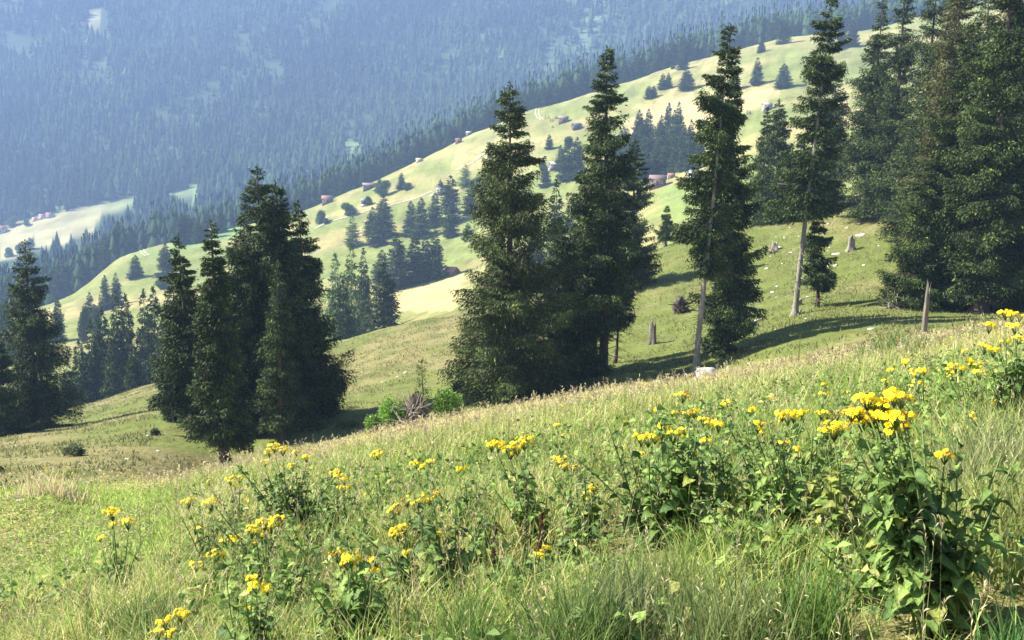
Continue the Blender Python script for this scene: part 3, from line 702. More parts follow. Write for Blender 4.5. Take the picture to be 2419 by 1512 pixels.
# ------------------------------------------------------------------ huts, barns and chalets
_mats = {}
def cmat(c, wood=False):
    if c not in _mats: _mats[c] = solid('painted '+str(len(_mats)), c, .8, 1.5, .22, .3, (.6, .6, 6) if wood else None)
    return _mats[c]
M_glass = solid('dark window glass', (.03, .035, .045), .15, 1, .1, 0)
def cabin(bx, by, wpx, label, roofc, wallc, aspect=1.3, wallh=.34, roofh=.3, rz=10, cat='hut', d=None, chimney=False, base=None, win=2, door=True, name='hut', dz=0):
    B = gd(bx, d) if d else at(bx, by)
    dd = depth(B); w = wpx*dd/F
    t = thing(name, label, cat, B+Vector((0, 0, dz)), rz=math.radians(rz)); L2, D2 = w/2, w/aspect/2; hw_ = w*wallh; hr = w*roofh
    hw_ *= 1.3; hr *= .9; t.location.z += w*.06
    mb = MB(); box(mb, -L2, L2, -D2, D2, -w*.42, hw_)
    e = D2*.98
    mb.add([(-L2, -e, hw_), (-L2, e, hw_), (-L2, 0, hw_+hr*.94), (L2, -e, hw_), (L2, e, hw_), (L2, 0, hw_+hr*.94)], [(0, 2, 1), (3, 4, 5)])
    mb.obj('wall', cmat(wallc, True), t)
    if base:
        b = MB(); box(b, -L2*1.02, L2*1.02, -D2*1.03, D2*1.03, -w*.36, hw_*.28); b.obj('foundation', cmat(base), t)
    r = MB(); ov = w*.07; th = w*.025; sl_ = hr/D2
    for s in (-1, 1):
        y1 = s*(D2+ov); z1 = hw_-ov*sl_; x0, x1 = -L2-ov, L2+ov
        V = [(x0, 0, hw_+hr), (x1, 0, hw_+hr), (x1, y1, z1), (x0, y1, z1), (x0, 0, hw_+hr+th), (x1, 0, hw_+hr+th), (x1, y1, z1+th), (x0, y1, z1+th)]
        r.add(V, [(0, 3, 2, 1), (4, 5, 6, 7), (3, 7, 6, 2), (0, 4, 7, 3), (1, 2, 6, 5)])
    ro = r.obj('roof', cmat(roofc), t)
    if chimney:
        c = MB(); box(c, w*.12, w*.2, -w*.03, w*.05, hw_+hr*.6, hw_+hr*1.45); box(c, w*.11, w*.21, -w*.04, w*.06, hw_+hr*1.45, hw_+hr*1.52); c.obj('chimney', cmat((.6, .58, .55)), ro)
    if door:
        m = MB(); box(m, -w*.06, w*.06, -D2-w*.012, -D2+.01, 0, hw_*.72); m.obj('door', cmat((.07, .045, .03)), t)
    for i in range(win):
        xx = (-.3 if i == 0 else .3)*w; m = MB(); box(m, xx-w*.06, xx+w*.06, -D2-w*.014, -D2+.01, hw_*.4, hw_*.78); fr = m.obj('window', cmat((.62, .6, .56)), t)
        m = MB(); box(m, xx-w*.045, xx+w*.045, -D2-w*.02, -D2-w*.013, hw_*.45, hw_*.73); m.obj('pane', M_glass, fr)
    return t
BR, GRY, RED = (.17, .115, .10), (.3, .3, .32), (.2, .08, .065)
WD, WDD = (.13, .085, .06), (.06, .048, .04)
cabin(1553, 443, 36, 'brown-roofed log barn on the bright green shoulder below the little wood', BR, WD, 1.2, .38, .26, -14, cat='barn', name='barn')
cabin(1585, 421, 15, 'small orange-roofed hut peeping behind the brown-roofed barn', (.28, .14, .10), WD, 1.2, .3, .35, -14)
cabin(1637, 422, 20, 'white-walled cottage partly hidden by the broken-crowned leaning tree', (.3, .3, .33), (.5, .5, .5), 1.1, .5, .3, 15, cat='cottage', name='cottage')
cabin(1311, 397, 24, 'white-roofed barn in the hollow under the pasture trees', (.5, .5, .49), WD, 1.5, .25, .26, 12, cat='barn', name='barn')
cabin(1303, 402, 15, 'low grey lean-to in front of the white-roofed barn', (.3, .28, .28), (.25, .22, .2), 1.3, .22, .25, 30, cat='shed', name='shed', win=0)
cabin(774, 481, 25, 'red-roofed barn at the edge of the forest strip', (.24, .13, .11), WD, 1.4, .32, .28, 8, cat='barn', name='barn')
cabin(859, 487, 12, 'tall dark hut with slate-grey roof beside the white track', (.26, .29, .35), WDD, 1.0, .8, .4, 10, base=(.5, .5, .48), win=1)
cabin(874, 446, 32, 'long brown barn lying right on the pasture brow', (.22, .17, .17), WDD, 2.0, .16, .15, 14, cat='barn', name='barn')
cabin(1083, 338, 13, 'red-roofed two-tone hut near the pasture brow', RED, (.13, .06, .05), 1.3, .4, .3, -10)
cabin(1107, 320, 11, 'small grey hut right on the brow above the red one', (.32, .34, .36), (.14, .13, .13), 1.3, .4, .3, -15, win=1)
cabin(1330, 290, 22, 'brown barn with pinkish-grey roof among the hay racks', (.26, .2, .2), WD, 1.5, .32, .22, 5, cat='barn', name='barn')
cabin(1811, 260, 20, 'grey-roofed hut on the mown striped hayfield', (.42, .4, .42), (.2, .17, .16), 1.3, .42, .25, 8)
cabin(1805, 262, 10, 'tiny lean-to beside the grey-roofed hut on the hayfield', (.45, .45, .48), (.32, .3, .3), 1.3, .3, .25, 8, cat='shed', name='shed', win=0)
cabin(1362, 305, 20, 'dark-roofed barn half behind the ragged spired spruce', (.12, .14, .18), WDD, 1.5, .3, .25, 20, cat='barn', name='barn')
cabin(1445, 232, 20, 'blue-grey roofed hut behind the ragged spire', (.2, .25, .33), (.3, .3, .33), 1.5, .3, .25, 10)
cabin(1067, 650, 28, 'orange tiled chalet half behind the huge skirted spruce', (.28, .14, .10), (.16, .09, .06), 1.2, .22, .38, -38, cat='chalet', name='chalet', win=2)
cabin(957, 672, 26, 'dark-roofed house showing only a gable behind the flagpole', (.2, .15, .16), (.3, .27, .26), 1.2, .3, .35, 60, cat='house', name='house')
cabin(864, 704, 30, 'brown-roofed house with a white chimney between dark spruces', (.24, .15, .15), (.3, .24, .2), 1.2, .2, .35, 25, cat='house', name='house', chimney=True, d=250, dz=4.5)
cabin(1042, 458, 18, 'white chalet with brown roof behind its clump of spruces', (.32, .26, .29), (.5, .49, .47), 1.1, .6, .35, 30, cat='chalet', name='chalet')
cabin(990, 383, 14, 'pale yellow shed on the pasture brow', (.4, .37, .24), (.3, .27, .16), 1.5, .3, .2, -12, cat='shed', name='shed', win=0)
cabin(1156, 372, 10, 'tiny dark hut downhill of the huge skirted spruce spire', (.1, .1, .11), WDD, 1.3, .5, .3, 10, win=1)
cabin(866, 530, 10, 'bit of a red roof hidden behind the three-tree clump', (.5, .2, .16), WD, 1.3, .4, .3, 10, win=0)
cabin(100, 516, 13, 'pink-roofed farmhouse across the hazy valley', (.42, .17, .14), (.5, .4, .36), 1.3, .32, .3, 5, cat='farmhouse', name='farmhouse')
cabin(118, 513, 15, 'longer pink-roofed barn next to the farmhouse across the valley', (.4, .18, .15), (.45, .38, .34), 1.6, .3, .25, 14, cat='barn', name='barn')
cabin(82, 521, 10, 'small pink roof downhill of the farmhouse across the valley', (.42, .2, .17), (.5, .42, .38), 1.4, .3, .3, -8, cat='hut')
cabin(4, 549, 20, 'pink-roofed house cut by the picture edge in the haze', (.42, .18, .15), (.5, .42, .4), 1.4, .32, .3, 6, cat='house', name='house')
# hay racks beside the barn
def rack(bx, by, wpx, label):
    B = at(bx, by); w = wpx*depth(B)/F; t = thing('hay_rack', label, 'hay rack', B, rz=random.uniform(0, 1))
    m = MB()
    for a in range(3): box(m, -w/2, w/2, -.15+a*.02, .15, w*(.12+.2*a), w*(.17+.2*a))
    m.obj('rail', M_dead, t)
    for x in (-1, 1):
        m = MB(); tube(m, [(x*w*.42, -.5, -.3), (x*w*.3, 0, w*.75)], .12, 5); tube(m, [(x*w*.42, .6, -.3), (x*w*.3, 0, w*.75)], .12, 5); m.obj('post', M_rot, t)
for x, y, w, l in [(1292, 281, 12, 'dark hay rack by the double wheel track'), (1303, 287, 9, 'hay rack just uphill of the double wheel track'), (1313, 281, 8, 'hay rack highest beside the pinkish-grey roofed barn'),
                   (1305, 302, 6, 'low hay rack under the pinkish-grey roofed barn'), (1768, 270, 12, 'cluttered hay rack downhill of the grey-roofed hut')]: rack(x, y, w, l)
# pole
B = at(942, 682); t = thing('flagpole', 'thin white flagpole in front of the row of dark spruces', 'flagpole', B)
m = MB(); h = 42*depth(B)/F; tube(m, [(0, 0, -.3), (0, 0, h)], [.12, .07], 8); m.obj('pole', cmat((.75, .75, .75)), t); m = MB(); tube(m, [(0, 0, h), (0, 0, h+.1), (0, 0, h+.2)], [.09, .14, .04], 8); m.obj('finial', cmat((.75, .75, .75)), t)

# ------------------------------------------------------------------ rocks
def rock(bx, by, wpx, label, hgt=.45, group=None, seed=None, d=None, deep=.7):
    B = gd(bx, d) if d else at(bx, by); w = wpx*depth(B)/F/2; r = np.random.default_rng(seed or int(bx*7+by))
    nu, nv = 14, 8; V = []
    off = r.random(3)*20
    for i in range(nv+1):
        th = math.pi*i/nv
        for j in range(nu):
            ph = 2*math.pi*j/nu; v = np.array([math.sin(th)*math.cos(ph), math.sin(th)*math.sin(ph), math.cos(th)])
            k = .75+.5*float(vnoise(np.array(v[0]*1.6+off[0]+v[2]), np.array(v[1]*1.6+off[1]-v[2])))+.12*float(vnoise(np.array(v[0]*5+off[2]), np.array(v[1]*5+v[2]*3)))
            q = v*k*np.array([w, w*deep, w*hgt*2]); q[2] = max(-w*.35, min(q[2], w*hgt*1.1+.12*q[0])); V.append(q)
    Fq = [(i*nu+j, i*nu+(j+1) % nu, (i+1)*nu+(j+1) % nu, (i+1)*nu+j) for i in range(nv) for j in range(nu)]
    o = put('rock', mesh('rock', V, [np.array(Fq)[:, ::-1]], M_rock, np.ones((len(V), 3)), wpx > 14), None, B); nz = BVH.find_nearest(B)[1]; nz = nz if nz.z > 0 else -nz; o.rotation_mode = 'QUATERNION'; o.rotation_quaternion = nz.to_track_quat('Z', 'Y'); o.location = B-nz*w*hgt*.25
    tag(o, label, 'rock', group); return o
rock(1672, 868, 56, 'large pale boulder at the foot of the bare leaning trunk', 1.0, d=42)
rock(1790, 757, 28, 'flat white stone in the shade line uphill of the leaning trunk', .25)
rock(2058, 777, 24, 'flat white stone by the shaded bank below the wood', .25)
rock(1953, 630, 20, 'long white stone on the slope under the far stump', .3); rock(1973, 628, 14, 'round white stone next to the long one under the far stump', .5)
rock(1975, 600, 22, 'flat outcrop just downhill of the tall far stump', .2); rock(2032, 556, 26, 'broad pale outcrop uphill of the tall far stump', .2)
rock(1905, 612, 18, 'pale stone beside the low boughs of the grey-boled tree', .3); rock(1722, 838, 14, 'small grey stone by the narrow dark spruce', .3)
rock(1825, 690, 14, 'small stone at the shadow stripe below the grey bole', .35); rock(2150, 700, 26, 'grey rubble stone under the skirts of the wood', .3)
rock(1020, 463, 14, 'boulder on the pasture by the white chalet trees', .5); rock(1030, 461, 10, 'second boulder on the pasture by the white chalet trees', .6)
rock(958, 880, 14, 'white stone on the slope above the torn root plate', .3); rock(940, 890, 10, 'smaller stone on the slope above the torn root plate', .3)
rock(350, 1030, 10, 'upright white stone near the low dark shrub', .6); rock(470, 1016, 46, 'bleached slab among roots under the thin ragged spruce', .12)
rock(205, 1140, 22, 'pale slab on the grass at the slope brow', .25); rock(48, 1182, 24, 'pale slab low on the slope brow near the dry grasses', .2)
rock(300, 1085, 15, 'pale stone below the low dark shrub', .3); rock(240, 1112, 15, 'flat stone downhill of the grey-green shrub', .25)
SG = 'small pale stones scattered over the slope'
for i in range(70):
    if i < 44: x = random.uniform(1740, 2110); yb = float(C2(x)); y = yb+random.uniform(15, 270)
    elif i < 60: x = random.uniform(20, 420); y = float(C1(x))-random.uniform(5, 95)
    else: x = random.uniform(850, 1060); y = random.uniform(850, 920)
    if y > float(C1(x))-6: continue
    rock(x, y, random.uniform(4, 11), 'small pale stone lying in the grass of the middle slope', random.uniform(.2, .45), SG)
SX = 'pale stones dotting the far pasture'
for x, y in [(1100, 363), (1112, 360), (1690, 190), (2095, 130), (1585, 300), (1555, 470), (1575, 468), (1601, 470), (1140, 385)]:
    rock(x, y, random.uniform(4, 7), 'light stone dotted on the far pasture', .5, SX)

# ------------------------------------------------------------------ stumps, snag, root plates, dead wood
def stump(bx, by, wpx, ty, label, mat, name='tree_stump', cat='tree stump', ragged=.25, lean=0, roots=5, d=None, split=False):
    B = gd(bx, d) if d else at(bx, by); dd = depth(B); w = wpx*dd/F/2; h = (P(bx, ty, dd)-B).z; r = np.random.default_rng(int(bx+by))
    t = thing(name, label, cat, B, rz=r.uniform(0, 6)); t.rotation_euler = (0, lean, 0)
    k = 16; zs = [-.3, 0, h*.12, h*.35, h*.7, h*.9, h]; V = []; ph = r.uniform(0, 6, 3)
    for i, z in enumerate(zs):
        for j in range(k):
            a = 2*math.pi*j/k; fl = 1+.9*math.exp(-max(z, 0)/(h*.18))*(.6+.4*math.sin(a*5+ph[0])); rr = w*fl*(1+.22*math.sin(a*3+ph[1])+.10*math.sin(a*7+ph[2]+z*3))*(1-.12*z/h)
            zz = z+(ragged*h*(.5*math.sin(a*2+ph[2])+.5*math.sin(a*5+ph[1])) if i == 6 else ragged*.5*h*math.sin(a*2+ph[2]) if i == 5 else 0)
            V.append((rr*math.cos(a), rr*math.sin(a), zz))
    V += [(0, 0, h*(.9-ragged))]; Fq = [(i*k+j, i*k+(j+1) % k, (i+1)*k+(j+1) % k, (i+1)*k+j) for i in range(len(zs)-1) for j in range(k)]
    top = (len(zs)-1)*k; Ft = [(top+j, top+(j+1) % k, len(V)-1) for j in range(k)]
    put('trunk', mesh('trunk', V, [Fq, Ft], mat, np.ones((len(V), 3))), t)
    for i in range(roots):
        a = i*6.28/roots+r.uniform(-.3, .3); ln = w*r.uniform(1.8, 2.3); m = MB()
        tube(m, [(w*.5*math.cos(a), w*.5*math.sin(a), h*.16), (w*1.2*math.cos(a), w*1.2*math.sin(a), .06), (ln*math.cos(a), ln*math.sin(a), -.12)], [w*.35, w*.24, w*.06], 6, jit=.2); m.obj('root', mat, t)
    return t
stump(2009, 592, 15, 561, 'tall pale stump standing alone high on the slope below the wood', M_dead, ragged=.32)
stump(1541, 812, 15, 762, 'dark tall stump with bleached foot in the tree shadow', M_snag, ragged=.3, roots=7)
stump(1829, 590, 13, 573, 'low weathered stump beyond the narrow dark spruce', M_dead, ragged=.35)
stump(1966, 660, 12, 645, 'low rotten stump just above the shadow stripe', M_rot, ragged=.4)
stump(1491, 752, 16, 738, 'crumbled stump beside the hanging bough', M_rot, ragged=.5, roots=7)
stump(1884, 722, 16, 706, 'bleached root spur at the foot of the long grey bole', M_dead, ragged=.5, roots=6)
stump(2179, 790, 11, 684, 'split dead snag standing like a post in front of the wood', M_snag, 'tree_snag', 'dead snag', ragged=.26, roots=5, d=30, lean=.03)
def roots_heap(name, cat, bx, by, wpx, hpx, label, n, mat, r0=.05, d=None, up_=.7, plate=True, seed=1):
    B = gd(bx, d) if d else at(bx, by); dd = depth(B); w = wpx*dd/F/2; h = hpx*dd/F; r = np.random.default_rng(seed)
    t = thing(name, label, cat, B)
    if plate:
        m = MB(); nn = 14; V = []
        for i in range(5):
            for j in range(nn):
                a = 2*math.pi*j/nn; q = [1.0, .95, .75, .45, .1][i]; k = 1+.3*math.sin(a*4+i)+.15*r.normal()
                V.append((w*.75*q*k*math.cos(a), w*.45*q*k*math.sin(a), [-.3, h*.2, h*.5, h*.75, h*.9][i]+.05*h*r.normal()))
        m.add(V, [(i*nn+j, i*nn+(j+1) % nn, (i+1)*nn+(j+1) % nn, (i+1)*nn+j) for i in range(4) for j in range(nn)]); m.obj('root_plate', M_rot, t)
    mb = MB()
    for i in range(n):
        a = r.uniform(0, 6.28); z0 = r.uniform(0, h*.7); p = np.array([w*.5*math.cos(a)*r.random(), -w*.3+w*.5*math.sin(a)*r.random(), z0]); pts = [p]
        v = np.array([r.normal(), r.normal()*.6-.3, r.normal()*.6+up_*r.random()]); v /= np.linalg.norm(v)
        for k in range(4):
            v = v+r.normal(0, .38, 3); v /= np.linalg.norm(v); p = p+v*w*r.uniform(.2, .42); p = np.array([p[0], p[1], max(p[2], .03)]); pts.append(p)
        tube(mb, pts, np.linspace(1, .25, 5)*r0*r.uniform(.5, 1.4), 5)
    mb.obj('roots' if plate else 'sticks', mat, t); return t
roots_heap('root_plate_stump', 'uprooted stump', 978, 975, 84, 84, 'torn up root plate with tangled grey roots between green bushes', 46, M_dead, .04, seed=3, d=46)
roots_heap('uprooted_stump', 'uprooted stump', 1606, 738, 46, 42, 'brown uprooted stump with spiky roots above the long shadow', 40, M_rot, .09, seed=4)
roots_heap('brush_pile', 'brush pile', 1818, 596, 34, 10, 'low pile of broken sticks beside the weathered stump', 26, M_dead, .05, plate=False, up_=.2, seed=5)
roots_heap('brush_pile', 'brush pile', 2062, 452, 62, 22, 'grey heap of brushwood against the edge of the wood', 60, M_dead, .07, plate=False, up_=.4, seed=6, d=106)
roots_heap('brush_pile', 'brush pile', 1905, 500, 52, 12, 'grey-pink brushwood heap on the brow behind the long grey bole', 46, M_dead, .07, plate=False, up_=.3, seed=7, d=112)
roots_heap('brush_pile', 'brush pile', 970, 984, 130, 6, 'long bleached fallen branches in front of the root plate', 26, M_dead, .035, plate=False, up_=.0, seed=8, d=44)
roots_heap('brush_pile', 'brush pile', 1385, 868, 70, 14, 'dark twigs and roots at the foot of the ragged spired spruce', 30, M_rot, .04, plate=False, up_=.5, seed=9)
roots_heap('brush_pile', 'brush pile', 2110, 728, 60, 24, 'tangle of dead branches under the light green shaggy spruce', 44, M_dead, .035, plate=False, up_=.4, seed=10)
roots_heap('brush_pile', 'brush pile', 470, 1014, 60, 5, 'surface roots and sticks under the thin ragged spruce', 14, M_dead, .05, plate=False, up_=.0, seed=11)
for (x0, y0), (x1, y1), rr, lb in [((1745, 775), (1795, 763), .07, 'long bleached stick lying below the flat white stone'), ((1885, 745), (1893, 729), .05, 'short bleached stick leaning in the turf below the grey bole'),
                          ((1868, 742), (1880, 734), .05, 'broken pale stick near the foot of the grey bole'), ((1765, 826), (1800, 819), .04, 'thin pale stick on the turf near the brow grasses')]:
    a, b = at(x0, y0), at(x1, y1); m = MB(); tube(m, [(0, 0, .05), tuple((b-a)*.5+Vector((0, 0, .09))), tuple(b-a+Vector((0, 0, .06)))], [rr, rr*.8, rr*.4], 6, jit=.2)
    tag(m.obj('fallen_branch', M_dead, None, a), lb, 'branch')

# ------------------------------------------------------------------ bushes
def bush(bx, by, wpx, hpx, label, c0, c1, n=1500, ls=.13, d=None, seed=1):
    B = gd(bx, d) if d else at(bx, by); dd = depth(B); w = wpx*dd/F/2; h = hpx*dd/F; r = np.random.default_rng(seed)
    t = thing('bush', label, 'bush', B); mb = MB()
    lob = r.uniform(-1, 1, (8, 3))*np.array([w*.55, w*.45, h*.2])+[0, 0, h*.45]
    k = r.integers(0, 8, n); c = lob[k]+norm(r.normal(size=(n, 3)))*np.sqrt(r.random((n, 1)))*np.array([w*.5, w*.5, h*.45]); c[:, 2] = np.maximum(c[:, 2], .05)
    tt = r.random((n, 1)); sprays(mb, c, norm(c-[0, 0, h*.2])+r.normal(0, .5, (n, 3)), ls*r.uniform(.6, 1.3, n), ls*.6, np.array(c0)*(1-tt)+np.array(c1)*tt, .1)
    put('foliage', mb.mesh('foliage', M_leaf), t); st = MB()
    for i in range(9): q = lob[i % 8]; tube(st, [(0, 0, -.1), (q[0]*.4, q[1]*.4, q[2]*.6), (q[0], q[1], q[2]*1.2)], [.025, .018, .008], 4)
    put('stems', st.mesh('stems', M_bark), t); return t
LG0, LG1 = (.12, .24, .04), (.30, .48, .09)
bush(930, 975, 76, 76, 'fresh green bush on the downhill side of the torn root plate', LG0, LG1, 2600, .15, seed=1, d=46)
bush(885, 990, 50, 46, 'low pale green bush at the end of the bushes by the root plate', (.1, .2, .04), (.26, .4, .08), 1300, .14, seed=2, d=46)
bush(1058, 955, 72, 76, 'rounded bright green bush uphill of the torn root plate', LG0, LG1, 2600, .15, seed=3, d=47)
bush(172, 1078, 52, 26, 'low grey-green shrub alone on the lower slope', (.06, .09, .035), (.15, .18, .08), 1100, .12, seed=4)
bush(365, 1028, 22, 16, 'small dark shrub on the lower slope near a white stone', (.04, .07, .03), (.09, .13, .05), 600, .12, seed=5)
bush(1520, 668, 32, 22, 'dim shrub on the open slope beyond the drooping bough', (.05, .08, .03), (.12, .16, .06), 700, .14, seed=6)
bush(2120, 715, 60, 40, 'yellowish shrub under the skirts of the light green spruce', (.12, .12, .03), (.26, .25, .06), 1100, .16, seed=7)
bush(1090, 935, 60, 40, 'dark low growth at the foot of the huge skirted spruce', (.03, .05, .02), (.09, .13, .05), 1600, .16, seed=8)
bush(1160, 932, 56, 20, 'low tussocky shrub on the brow under the huge skirted spruce', (.08, .13, .03), (.2, .24, .08), 1200, .13, seed=9)
bush(820, 1010, 60, 14, 'flat weedy patch on the brow beside the clump shadow', (.05, .1, .03), (.13, .2, .06), 900, .12, seed=10)

# ------------------------------------------------------------------ grass, weeds (beyond counting)
def blades(mb, B, h, w, col, lean=.35, segs=2, r=rng, bend=1.0):
    n = len(B); a = r.random(n)*2*np.pi; ld = np.stack([np.cos(a), np.sin(a), 0*a], -1)*(lean*(.3+r.random(n)*1.2))[:, None]
    b = r.random(n)*2*np.pi; s = np.stack([np.cos(b), np.sin(b), 0*b], -1)
    h = h[:, None]; w = np.broadcast_to(w, (n,))[:, None]; Z = np.array([0, 0, 1.])
    def pt(t): return B+h*(Z*(t-.22*bend*t*t*np.linalg.norm(ld, axis=1, keepdims=True)*1.5)+ld*t**1.8)
    dk = .62
    if segs == 1:
        V = np.stack([B-s*w/2, B+s*w/2, pt(1.)], 1); mb.add(V.reshape(-1, 3), np.arange(n*3).reshape(n, 3), np.repeat(col, 3, 0))
    else:
        ts = np.linspace(0, 1, segs+1); V = []
        for i, t in enumerate(ts[:-1]): c = pt(t); ww = w*(1-.35*t); V += [c-s*ww/2, c+s*ww/2]
        V.append(pt(1.)); m = len(V); V = np.stack(V, 1); base = (np.arange(n)*m)[:, None]
        st = mb.n; cc = np.repeat(col[:, None], m, 1)
        mb.add(V.reshape(-1, 3), (base+np.array([m-3, m-2, m-1])), cc.reshape(-1, 3))
        for i in range(segs-1):
            q = base+np.array([2*i, 2*i+1, 2*i+3, 2*i+2]); mb.F[4].append(q+st)
def gcol(n, dry, r=rng, bright=0):
    """mix of living and straw blades"""
    t = r.random((n, 1)); g = np.array([.12, .21, .035])*(1-t)+np.array([.42, .52, .13])*t
    y = np.array([.46, .42, .15])*(1-t)+np.array([.62, .54, .27])*t
    k = (r.random(n) < dry)[:, None]; c = np.where(k, y, g)
    return c*(1-bright[:, None])+(np.array([.34, .45, .10])*(.7+.6*t))*bright[:, None] if np.ndim(bright) else c
def area_pts(n, d0, d1, tmax=.64, pw=2.0):
    t = rng.uniform(-tmax, tmax, n); d = (rng.uniform(d0**pw, d1**pw, n))**(1/pw); return t, d
def meadow_fields(Gp, px, d):
    c1 = C1D(px); cl = fbm(Gp[:, 0]/.9, Gp[:, 1]/.9, 3); big = fbm(Gp[:, 0]/3.5+4, Gp[:, 1]/3.5, 3)
    dry = np.clip(.30+.62*ss(d/c1, .22, .7)+.9*(big-.5)+.3*(cl-.5), .08, .92)
    lawn = ss(-px, -470-0*px, -330)*ss(d, 7.2, 9.0)*(1-ss(d/c1, .80, .95))
    return cl, big, dry, lawn
mb = MB()
for n, d0, d1, h0, w0, segs, pw, tm in [(155000, 1.8, 9, .36, .0062, 3, 1.55, 1.15), (135000, 8, 20, .34, .011, 2, 1.6, .82), (128000, 18, 62, .34, .022, 1, 1.5, .69)]:
    t, d = area_pts(n, d0, d1, tm, pw); px = CX+t*F; keep = d < C1D(px)*1.18; t, d, px = t[keep], d[keep], px[keep]
    Gp = S(t, d); cl, big, dry, lawn = meadow_fields(Gp, px, d)
    keep = rng.random(len(t)) < np.clip(.08+2.3*(cl-.33), .06, 1)+lawn*.6; Gp, cl, big, dry, lawn, d, px = (a[keep] for a in (Gp, cl, big, dry, lawn, d, px))
    h = h0*(.45+.9*rng.random(len(d)))*(.55+.95*cl)*(1-.68*lawn)*(1-.45*ss(d/C1D(px), .35, .85))*np.where(d < 6, .85, 1)
    c = gcol(len(d), dry*(1-lawn*.8), bright=lawn*.85); c *= (.8+.5*rng.random((len(d), 1)))
    Gp[:, 2] -= .02; blades(mb, Gp, h, w0*(.6+.8*rng.random(len(d)))*(1+.8*lawn), c, .58, segs)
n = 85000; t, d = area_pts(n, 1.9, 14, .95, 1.3); Gp = S(t, d); tt = rng.random((n, 1))
c = np.where(rng.random((n, 1)) < .55, np.array([.45, .38, .20])*(.5+.8*tt), np.array([.16, .24, .06])*(.6+.9*tt)); Gp[:, 2] += rng.uniform(0, .04, n)
dv = rng.normal(0, 1, (n, 3)); dv[:, 2] = rng.uniform(-.05, .35, n); sprays(mb, Gp, dv, rng.uniform(.06, .18, n), .0045*np.clip(d/5, 1, 3), c, .1)
tag(mb.obj('grass', M_grass), 'tall mixed green and straw coloured meadow grass', 'grass', kind='stuff')
# flowering grass stalks with feathery heads
mb = MB(); t, d = area_pts(15000, 2.6, 40, .85, 1.25); px = CX+t*F; k = d < C1D(px)*1.1; t, d, px = t[k], d[k], px[k]
Gp = S(t, d); cl, big, dry, lawn = meadow_fields(Gp, px, d); k = rng.random(len(d)) < (.25+1.4*(big-.25))*(1-lawn*.9); Gp, d, dry = Gp[k], d[k], dry[k]; n = len(d)
h = rng.uniform(.42, .78, n)*(1-.55*ss(np.linalg.norm(Gp-camn, axis=1), 8, 24)); a = rng.random(n)*6.28; ld = np.stack([np.cos(a), np.sin(a), 0*a], -1)*rng.uniform(.05, .35, (n, 1))
tipp = Gp+np.stack([0*h, 0*h, h], -1)+ld*h[:, None]; sd = np.stack([-np.sin(a), np.cos(a), 0*a], -1)
cs = np.array([.30, .29, .12])*(.7+.6*rng.random((n, 1))); hd = np.where(rng.random((n, 1)) < .3, np.array([.38, .28, .20]), np.array([.58, .50, .28]))*(.7+.5*rng.random((n, 1)))
w = np.clip(.0018*d/4, .0022, .010)[:, None]
mb.add(np.stack([Gp-sd*w, Gp+sd*w, tipp], 1).reshape(-1, 3), np.arange(n*3).reshape(n, 3), np.repeat(cs, 3, 0))
for q in range(9):
    c = Gp+(tipp-Gp)*rng.uniform(.78, 1.0, (n, 1)); dv = norm(tipp-Gp)+rng.normal(0, .55, (n, 3))*.8; sprays(mb, c, dv, (.022+.02*rng.random(n))*np.clip(d/7, 1, 2.2), np.clip(.0045*d/5, .0045, .018), hd, .2)
tag(mb.obj('seeding_grass', M_grass), 'feathery tan seed heads standing above the meadow', 'grass', kind='stuff')
# short turf texture on the grazed middle slope
mb = MB(); n = 150000; t, d = area_pts(n, 20, 130, pw=1.5); px = CX+t*F; k = d > C1D(px)*1.05; t, d, px = t[k], d[k], px[k]
Gp = S(t, d); cl = fbm(Gp[:, 0]/2.2, Gp[:, 1]/2.2, 4); k = rng.random(len(d)) < ss(cl, .35, .62); Gp, d, cl = Gp[k], d[k], cl[k]
h = rng.uniform(.06, .30, len(d))*(.5+cl); t_ = rng.random((len(d), 1)); c = np.array([.07, .10, .03])*(1-t_)+np.array([.30, .28, .11])*t_
blades(mb, Gp, h, .05+.06*rng.random(len(d)), c, .6, 1)
tag(mb.obj('short_turf', M_grass), 'short grazed turf tufts on the middle slope', 'turf', kind='stuff')
# small leafy herbs between the grasses
mb = MB(); t, d = area_pts(120000, 2.4, 28, .88, 1.25); Gp = S(t, d); px = CX+t*F; cl, big, dry, lawn = meadow_fields(Gp, px, d)
pat = fbm(Gp[:, 0]/1.6+8, Gp[:, 1]/1.6, 3); k = rng.random(len(d)) < ss(pat, .42, .62)*.8+lawn; Gp, lawn, d = Gp[k], lawn[k], d[k]; n = len(d)
Gp[:, 2] += rng.uniform(.02, .24, n)*(1-.7*lawn); lw_ = 1-.6*lawn; dv = rng.normal(0, 1, (n, 3))*[1, 1, .35]+[0, 0, .25]; tt = rng.random((n, 1))
c = np.array([.06, .12, .03])*(1-tt)+np.array([.24, .36, .08])*tt; c = np.where(rng.random((n, 1)) < .07, np.array([.34, .30, .10]), c); c = c*(1-lawn[:, None])+np.array([.25, .33, .07])*(.7+.6*tt)*lawn[:, None]
sprays(mb, Gp, dv, lw_*rng.uniform(.03, .085, n)*(1+.1*np.maximum(d-8, 0)/8), lw_*rng.uniform(.02, .05, n), c, .25)
n = 9000; t, d = area_pts(n, 3.2, 11, pw=1.3); Gp = S(t, d); px = CX+t*F; pat = fbm(Gp[:, 0]/.7+2, Gp[:, 1]/.7, 3); lawn_ = meadow_fields(Gp, px, d)[3]; k = (pat > .50) & (d > 3.8) & (lawn_ < .2); Gp, d = Gp[k], d[k]; n = len(d); tt = rng.random((n, 1))
